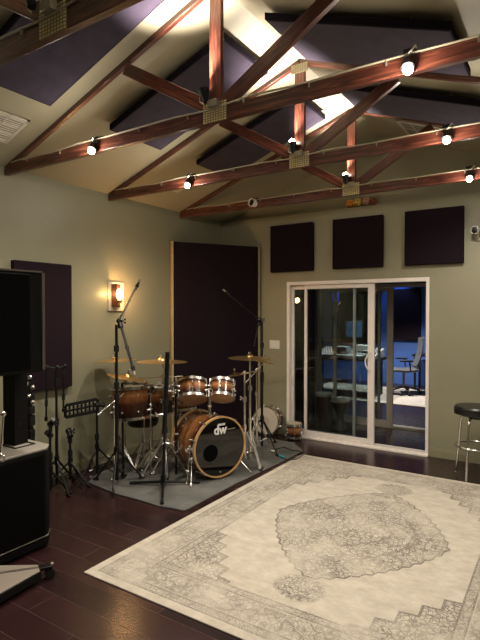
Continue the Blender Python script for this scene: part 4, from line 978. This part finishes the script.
sb = V((at(97, 440, 4.95).x, at(97, 440, 4.95).y, 0))
mic_stand((sb.x, sb.y), pb.z + 0.02, 'black stand supporting the perforated bar', [(pb + V((0, 0, 0.0)), pb + RT * 0.06, 0.010, 'blackmetal')], rot=0.7, spread=0.26, z0=MZ, hub=0.3, leg_r=0.009)

# ------------------------------------------------------------------ loudspeaker stack, left foreground
def chamfer(x0, x1, y0, y1, c_):
    return [(x0, y0 + c_), (x0 + c_, y0), (x1 - c_, y0), (x1, y0 + c_), (x1, y1 - c_), (x1 - c_, y1), (x0 + c_, y1), (x0, y1 - c_)]
sx0, sx1, sy0, sy1 = -3.47, -3.035, 1.72, 2.27
t = thing('subwoofer', 'black floor subwoofer cabinet with pale top at the left edge', 'speaker', ((sx0 + sx1) / 2, (sy0 + sy1) / 2, 0))
MB().prism(chamfer(sx0, sx1, sy0, sy1, 0.07), 0.02, 0.685).build('cabinet', M['spk'], t, 0.006)
MB().prism(chamfer(sx0 + .002, sx1 - .002, sy0 + .002, sy1 - .002, 0.07), 0.685, 0.70).build('top_panel', M['subtop'], t, 0.004)
MB().bb(sx1 - 0.002, sx1 + 0.004, sy0 + 0.09, sy1 - 0.09, 0.07, 0.66).build('grille', M['grille'], t, 0.003)
bx, by = -3.285, 2.15
mm = MB(); 
for a, b_ in (((-3.36, 2.06), (-3.36, 2.21)), ((-3.36, 2.21), (-3.19, 2.21)), ((-3.19, 2.21), (-3.19, 2.06)), ((-3.19, 2.06), (-3.36, 2.06))):
    mm.bar((a[0], a[1], 0.703), (b_[0], b_[1], 0.703), 0.012, 0.006, V((0, 0, 1)))
mm.build('pole_plate', M['black'], t)
mm = MB(); pl = chamfer(sx0, sx1, sy0, sy1, 0.07)
for i in (4, 5): 
    mm.tube(V((pl[i - 1][0], pl[i - 1][1], 0.085)), V((pl[i][0], pl[i][1], 0.085)), 0.006)
mm.build('edge_trim', M['alu'], t)
for fx in (sx0 + 0.06, sx1 - 0.06):
    for fy in (sy0 + 0.06, sy1 - 0.06): MB().lathe([(0, 0), (0.02, 0), (0.02, 0.02), (0, 0.02)], (fx, fy, 0), up, 14).build('foot', M['rubber'], t)
# column
pc = at(15.5, 410, 3.62)
t = thing('speaker_column', 'square black column rising from the subwoofer to the loudspeaker', 'stand', (pc.x, pc.y, 0.70))
MB().box((pc.x, pc.y, 0.967), (0.12, 0.115, 0.53), Matrix.Rotation(0.1, 3, 'Z')).build('column', M['spk'], t, 0.004)
MB().ball(V((pc.x, pc.y, 0.90)) + V((0.064, -0.01, -0.05)), 0.004, 6).build('screw', M['chrome'], t)
# top cabinet
t = thing('loudspeaker', 'black loudspeaker cabinet on the column at the left edge', 'speaker', (pc.x, pc.y, 1.235))
px0, px1, py0, py1 = -3.40, -3.03, 1.72, 2.185
MB().prism([(px0 + 0.03, py0 + 0.1), (px0 + 0.10, py0), (px1, py0), (px1, py1 - 0.025), (px1 - 0.025, py1), (px0 + 0.10, py1), (px0 + 0.03, py1 - 0.1)], 1.235, 1.925).build('cabinet', M['spk'], t, 0.008)
MB().bb(px1 - 0.002, px1 + 0.008, py0 + 0.03, py1 - 0.115, 1.26, 1.90).build('grille', M['grille'], t, 0.004)
MB().bar((px1 + 0.001, py1 - 0.012, 1.25), (px1 + 0.001, py1 - 0.012, 1.915), 0.022, 0.006, V((1, 0, 0))).bar((px1, py1 - 0.02, 1.921), (px1, py0, 1.921), 0.012, 0.010, V((1, 0, 0))).build('edge_trim', M['alu'], t)

# rolling base in front
A_ = [fl(px, py, 0.075) for px, py in ((-30, 566), (38, 565), (40, 571), (-30, 610))]
t = thing('equipment_dolly', 'grey wheeled steel base plate with a black caster, lower left edge', 'dolly', tuple(fl(20, 590)))
mm = MB(); mm.prism([(p.x, p.y) for p in A_], 0.035, 0.078); mm.build('base_plate', M['dolly'], t, 0.004)
mm = MB(); a, b_ = V(A_[0]), V(A_[1].lerp(A_[2], 0.5)); mm.bar(a.lerp(V(A_[3]), 0.3) + V((0, 0, 0.004)), b_ + V((0, 0, 0.004)), 0.02, 0.006, V((0, 0, 1))); mm.build('rib', M['alu'], t, 0.001)
mm = MB(); e0, e1_ = V(A_[3]), V(A_[2]); off_ = (e1_ - e0).normalized().cross(V((0, 0, 1))) * 0.006
mm.bar(V((e0.x, e0.y, 0.05)) + off_, V((e1_.x, e1_.y, 0.05)) + off_, 0.05, 0.012, off_); mm.build('side_rail', M['blackmetal'], t, 0.002)
ce = fl(52, 566, 0.07); ca = V(A_[1].lerp(A_[2], 0.5))
cs = MB().bar(V((ca.x, ca.y, 0.072)), V((ce.x, ce.y, 0.072)), 0.045, 0.018, V((0, 0, 1))).build('caster', M['blackmetal'], t, 0.003)
ax2 = (V((ce.x, ce.y, 0)) - V((ca.x, ca.y, 0))).normalized(); wc = V((ce.x, ce.y, 0.03)) - ax2 * 0.012
sdv = V((-ax2.y, ax2.x, 0))
for k in (-1, 1): MB().tube(wc + sdv * (0.012 * k - 0.008), wc + sdv * (0.012 * k + 0.008), 0.030, n=20).build('wheel', M['rubber'], cs)
MB().ball(V((ce.x, ce.y, 0.083)), 0.012, 8).build('brake_lever', M['steel'], cs)
# upright on it just inside the frame edge
ub = fl(-1.5, 566); t = thing('rolling_pole', 'slim black upright with chrome microphone clamp at the left border', 'stand', (ub.x, ub.y, 0.08))
ubz = V((ub.x, ub.y, 0)); 
MB().tube(ubz + V((0, 0, 0.078)), ubz + V((0, 0, 1.12)), 0.014).build('pole', M['blackmetal'], t)
mm = MB(); f_ = at(3.5, 414, 3.1); g_ = at(1.0, 455, 3.1)
mm.ball(f_, 0.016, 10).tube(f_, f_ - RT * 0.05, 0.007).tube(f_, g_ + V((0, 0, 0.02)), 0.006).ball(g_, 0.014, 8).ring(g_ - V((0, 0, 0.02)), FW, 0.022, 0.005, 20, 6)
mm.build('clamp', M['chrome'], t)

# ------------------------------------------------------------------ bar stool, right
pst = at(476, 407, 4.98); sx, sy_, sh = pst.x, pst.y, 0.715
t = thing('bar_stool', 'chrome bar stool with round black cushion by the right edge', 'stool', (sx, sy_, 0))
MB().lathe([(0, sh - 0.085), (0.18, sh - 0.085), (0.198, sh - 0.075), (0.203, sh - 0.04), (0.20, sh - 0.015), (0.185, sh), (0.08, sh + 0.006), (0, sh + 0.007)], (sx, sy_, 0), up, 40).build('seat', M['vinylseat'], t)
MB().ring((sx, sy_, sh - 0.074), up, 0.199, 0.004, 40, 6).build('piping', M['rubber'], t)
MB().lathe([(0, sh - 0.125), (0.07, sh - 0.125), (0.13, sh - 0.085), (0, sh - 0.085)], (sx, sy_, 0), up, 24).build('swivel_plate', M['blackmetal'], t)
for k in range(4):
    a = PI / 4 + k * PI / 2 + 0.5; d = V((math.cos(a), math.sin(a), 0)); s0 = V((sx, sy_, 0))
    MB().path([s0 + d * 0.05 + V((0, 0, sh - 0.115)), s0 + d * 0.11 + V((0, 0, sh - 0.115)), s0 + d * 0.14 + V((0, 0, sh - 0.13)), s0 + d * 0.152 + V((0, 0, sh - 0.17)), s0 + d * 0.17 + V((0, 0, 0.30)), s0 + d * 0.20 + V((0, 0, 0.012))], 0.0115, 10).ball(s0 + d * 0.20 + V((0, 0, 0.012)), 0.014, 8).build('leg', M['chrome'], t)
MB().ring((sx, sy_, 0.32), up, 0.188, 0.0105, 40, 8).build('foot_ring', M['chrome'], t)

# ------------------------------------------------------------------ behind the glass
c1 = V((-2.93, 6.74, 0))
t = thing('conga_drum', 'red-brown hand drum with pale head behind the glass door, left one', 'drum', tuple(c1))
MB().lathe([(0, 0), (0.10, 0), (0.105, 0.03), (0.12, 0.25), (0.118, 0.44), (0.11, 0.47), (0, 0.47)], c1, up, 32).build('shell', M['red_drum'], t)
MB().lathe([(0, 0.475), (0.115, 0.475), (0.125, 0.465), (0.125, 0.435), (0.119, 0.435), (0, 0.44)], c1, up, 32).build('drum_head', M['head'], t)
c1 = V((-2.66, 6.68, 0))
t = thing('goblet_drum', 'grey goblet-shaped hand drum behind the glass door, right one', 'drum', tuple(c1))
MB().lathe([(0, 0), (0.10, 0), (0.095, 0.02), (0.055, 0.12), (0.05, 0.2), (0.07, 0.26), (0.12, 0.34), (0.13, 0.41), (0, 0.41)], c1, up, 32).build('shell', M['alu'], t)
MB().lathe([(0, 0.415), (0.12, 0.415), (0.136, 0.405), (0.136, 0.385), (0.13, 0.385), (0, 0.39)], c1, up, 32).build('drum_head', M['head'], t)

tag(MB().bb(-4.6, -1.0, 8.95, 10.9, 0, 0.012).build('control_room_rug', M['ctrl_rug'], None, 0, (-2.8, 9.9, 0)), 'pale rug on the control room floor beyond the open doorway', 'rug')
wall_panel('wall_acoustic_panel', 'tall black panel on the blue wall of the far room', -3.32, -2.72, 11.53, 11.6, 1.0, 2.16, m='panelb')
wall_panel('wall_acoustic_panel', 'black panel on the blue wall, seen left of the sliding door stile', -4.6, -3.62, 11.53, 11.6, 0.9, 2.16, m='panelb')
# desk with console
t = thing('desk', 'dark mixing desk in the far room behind the glass', 'desk', (-3.3, 9.55, 0))
MB().bb(-4.4, -2.98, 9.25, 9.95, 0.70, 0.75).build('desktop', M['blackmetal'], t, 0.006)
for xx in (-4.34, -3.08): MB().bb(xx - 0.03, xx + 0.03, 9.3, 9.9, 0, 0.70).build('leg', M['blackmetal'], t, 0.003)
t = thing('mixing_console', 'silver grey mixing console with rows of knobs on the far desk', 'mixer', (-3.5, 9.6, 0.75))
mm = MB(); v = []
for (x0_, x1_) in ((-4.25, -3.02),):
    pts8 = [V((x0_, 9.3, 0.75)), V((x1_, 9.3, 0.75)), V((x1_, 9.9, 0.75)), V((x0_, 9.9, 0.75)), V((x0_, 9.3, 0.80)), V((x1_, 9.3, 0.80)), V((x1_, 9.9, 0.92)), V((x0_, 9.9, 0.92))]
mm.hexa(pts8); mm.build('body', M['console'], t, 0.006)
mm = MB()
for i in range(22):
    for j in range(5):
        y = 9.38 + j * 0.11; mm.tube((-4.2 + i * 0.054, y, 0.80 + (y - 9.3) * 0.2), (-4.2 + i * 0.054, y, 0.825 + (y - 9.3) * 0.2), 0.011, n=6)
mm.build('knobs', M['black'], t)['kind'] = 'stuff'
for i, (x_, y_, w_, d_, h_, mt, lb) in enumerate(((-2.9 - 0.28, 9.32, 0.16, 0.11, 0.05, 'plastic_white', 'white paper box on the front right corner of the far console'),
        (-3.75, 9.46, 0.30, 0.20, 0.10, 'console', 'grey rack unit lying on the left part of the far console'),
        (-3.35, 9.62, 0.24, 0.16, 0.13, 'plastic_white', 'pale box standing at the back of the far console'))):
    z_ = 0.93
    b_x = MB().bb(x_ - w_ / 2, x_ + w_ / 2, y_ - d_ / 2, y_ + d_ / 2, 0.86, 0.86 + h_).build('desk_box', M[mt], None, 0.004, (x_, y_, 0.86)); tag(b_x, lb, 'box')
def monitor(x, y, label, w_=0.5, h_=0.3):
    t = thing('computer_monitor', label, 'monitor', (x, y, 0.92))
    MB().bb(x - w_ / 2, x + w_ / 2, y, y + 0.03, 1.12, 1.12 + h_).build('housing', M['black'], t, 0.004)
    MB().bb(x - w_ / 2 + 0.015, x + w_ / 2 - 0.015, y - 0.003, y, 1.135, 1.105 + h_).build('screen', M['blue_screen'], t)
    MB().bb(x - 0.03, x + 0.03, y + 0.01, y + 0.03, 0.90, 1.14).bb(x - 0.1, x + 0.1, y - 0.04, y + 0.08, 0.86, 0.905).build('stand', M['black'], t)
monitor(-3.62, 9.82, 'monitor with a blue screen on the far mixing desk', 0.36, 0.34)
s5 = V((-4.6, 11.0, 2.1)); 
p = at(321.5, 295.5, 11.0)
tag(MB().bb(p.x - 0.07, p.x + 0.07, 11.0, 11.03, p.z - 0.12, p.z + 0.12).build('wall_display', M['blue_sign'], None, 0, tuple(p)), 'small bright blue screen high up in the dark far room', 'display')
t_ = MB().tube((p.x, 11.03, p.z), (p.x, 11.6, p.z), 0.012); tag(t_.build('display_arm', M['blackmetal'], None, 0, tuple(p)), 'dark bracket arm holding the small blue screen', 'bracket')

# task chair
def office_chair(cx, cy, rot):
    t = thing('office_chair', 'black mesh office chair on the pale rug of the far room', 'chair', (cx, cy, 0.012))
    R = Matrix.Rotation(rot, 4, 'Z'); T = Matrix.Translation((cx, cy, 0.012))
    def W(x, y, z): return T @ R @ V((x, y, z))
    for k in range(5):
        a = k * 2 * PI / 5 + 0.2; d = V((math.cos(a), math.sin(a), 0))
        l = MB().path([W(0, 0, 0.14), W(d.x * 0.15, d.y * 0.15, 0.11), W(d.x * 0.31, d.y * 0.31, 0.075)], 0.017, 8).build('leg', M['alu'], t)
        e = W(d.x * 0.31, d.y * 0.31, 0.03); MB().tube(e - V((0.02, 0, 0)), e + V((0.02, 0, 0)), 0.03, n=16).tube(e, e + V((0, 0, 0.05)), 0.008).build('caster', M['black'], l)
    MB().tube(W(0, 0, 0.12), W(0, 0, 0.44), 0.025).build('gas_lift', M['alu'], t)
    mm = MB(); n = 6; rows = []
    for i in range(n + 1):
        y = -0.25 + 0.5 * i / n; z = 0.47 - 0.03 * math.sin(PI * i / n) - (0.03 if i == 0 else 0)
        rows.append([mm.bm.verts.new(W(x, y, z + dz)) for dz in (0, 0.05) for x in (-0.25, -0.1, 0.1, 0.25)])
    for A2, B2 in zip(rows, rows[1:]):
        for k in range(3): mm.face([A2[k], A2[k + 1], B2[k + 1], B2[k]]); mm.face([A2[4 + k], B2[4 + k], B2[5 + k], A2[5 + k]])
        mm.face([A2[0], B2[0], B2[4], A2[4]]); mm.face([A2[3], A2[7], B2[7], B2[3]])
    for A2 in (rows[0], rows[-1]): mm.face([A2[0], A2[1], A2[2], A2[3], A2[7], A2[6], A2[5], A2[4]])
    mm.build('seat', M['mesh'], t, 0.01)
    mm = MB(); rows = []
    for i in range(8):
        f_ = i / 7; z = 0.55 + 0.55 * f_; y = 0.22 + 0.04 * math.sin(f_ * PI) + 0.12 * f_; wd = 0.2 + 0.05 * math.sin(f_ * PI * 0.8 + 0.3)
        rows.append([mm.bm.verts.new(W(x * wd, y + dy + 0.03 * x * x * -1, z)) for dy in (0, 0.025) for x in (-1, -0.4, 0.4, 1)])
    for A2, B2 in zip(rows, rows[1:]):
        for k in range(3): mm.face([A2[k], A2[k + 1], B2[k + 1], B2[k]]); mm.face([A2[4 + k], B2[4 + k], B2[5 + k], A2[5 + k]])
        mm.face([A2[0], B2[0], B2[4], A2[4]]); mm.face([A2[3], A2[7], B2[7], B2[3]])
    for A2 in (rows[0], rows[-1]): mm.face([A2[0], A2[1], A2[2], A2[3], A2[7], A2[6], A2[5], A2[4]])
    mm.build('backrest', M['mesh'], t)
    MB().path([W(0, 0.05, 0.43), W(0, 0.26, 0.46), W(0, 0.30, 0.6), W(0, 0.32, 0.85)], 0.02, 8).path([W(-0.22, 0.33, 1.1), W(0, 0.38, 1.12), W(0.22, 0.33, 1.1)], 0.015, 8).build('back_frame', M['alu'], t)
    for s in (-1, 1):
        MB().path([W(s * 0.2, 0.08, 0.45), W(s * 0.29, 0.08, 0.5), W(s * 0.3, 0.06, 0.66)], 0.015, 8).bar(W(s * 0.3, -0.12, 0.675), W(s * 0.3, 0.12, 0.675), 0.07, 0.03, V((0, 0, 1))).build('armrest', M['black'], t, 0.004)
office_chair(-2.72, 10.2, -1.15)
# low dark cabinet beyond the chair
t = thing('side_table', 'low dark table against the blue wall behind the office chair', 'table', (-2.2, 11.2, 0))
MB().bb(-2.75, -1.6, 10.95, 11.45, 0.70, 0.74).build('table_top', M['blackmetal'], t, 0.004)
for xx in (-2.7, -1.65):
    for yy in (11.0, 11.4): MB().bb(xx - 0.02, xx + 0.02, yy - 0.02, yy + 0.02, 0, 0.70).build('leg', M['blackmetal'], t)

# downlights added to light the far room, no fixtures seen there
def added_far_lamp(x, y, z, label, power, col, mtl, aim=(0, 0, -1)):
    t = thing('added_downlight', label, 'added lamp', (x, y, z), 'added downlights of the far room')
    MB().lathe([(0, 0), (0.07, 0), (0.075, 0.01), (0.06, 0.06), (0.05, 0.06), (0.055, 0.02), (0, 0.018)], (x, y, z), (0, 0, -1), 24).build('housing', M['black'], t)
    MB().lathe([(0, 0.03), (0.05, 0.028), (0.05, 0.018), (0, 0.018)], (x, y, z), (0, 0, -1), 24).build('bulb', mtl, t)
    light('added_downlight_glow', 'SPOT', (x, y, z - 0.07), power, col, 0.05, spot_size=math.radians(120 if aim[1] == 0 else 85), spot_blend=0.5, aim=aim)
mw, mb_ = emis('added_light_white', (1, 0.93, 0.85), 8), emis('added_light_blue', (0.15, 0.35, 1.0), 8)
added_far_lamp(-2.7, 9.9, 2.5, 'added warm white downlight above the pale rug of the far room', P_DESK, (1, 0.92, 0.84), mw)
added_far_lamp(-3.7, 9.4, 2.5, 'added white downlight above the far mixing desk', P_DESK * 0.7, (1, 0.95, 0.9), mw)
added_far_lamp(-3.2, 11.15, 2.5, 'added blue downlight close to the blue wall, left one', P_BLUE, (0.22, 0.42, 1.0), mb_, (0, 0.55, -1))
added_far_lamp(-1.9, 11.15, 2.5, 'added blue downlight close to the blue wall, right one', P_BLUE, (0.22, 0.42, 1.0), mb_, (0, 0.55, -1))
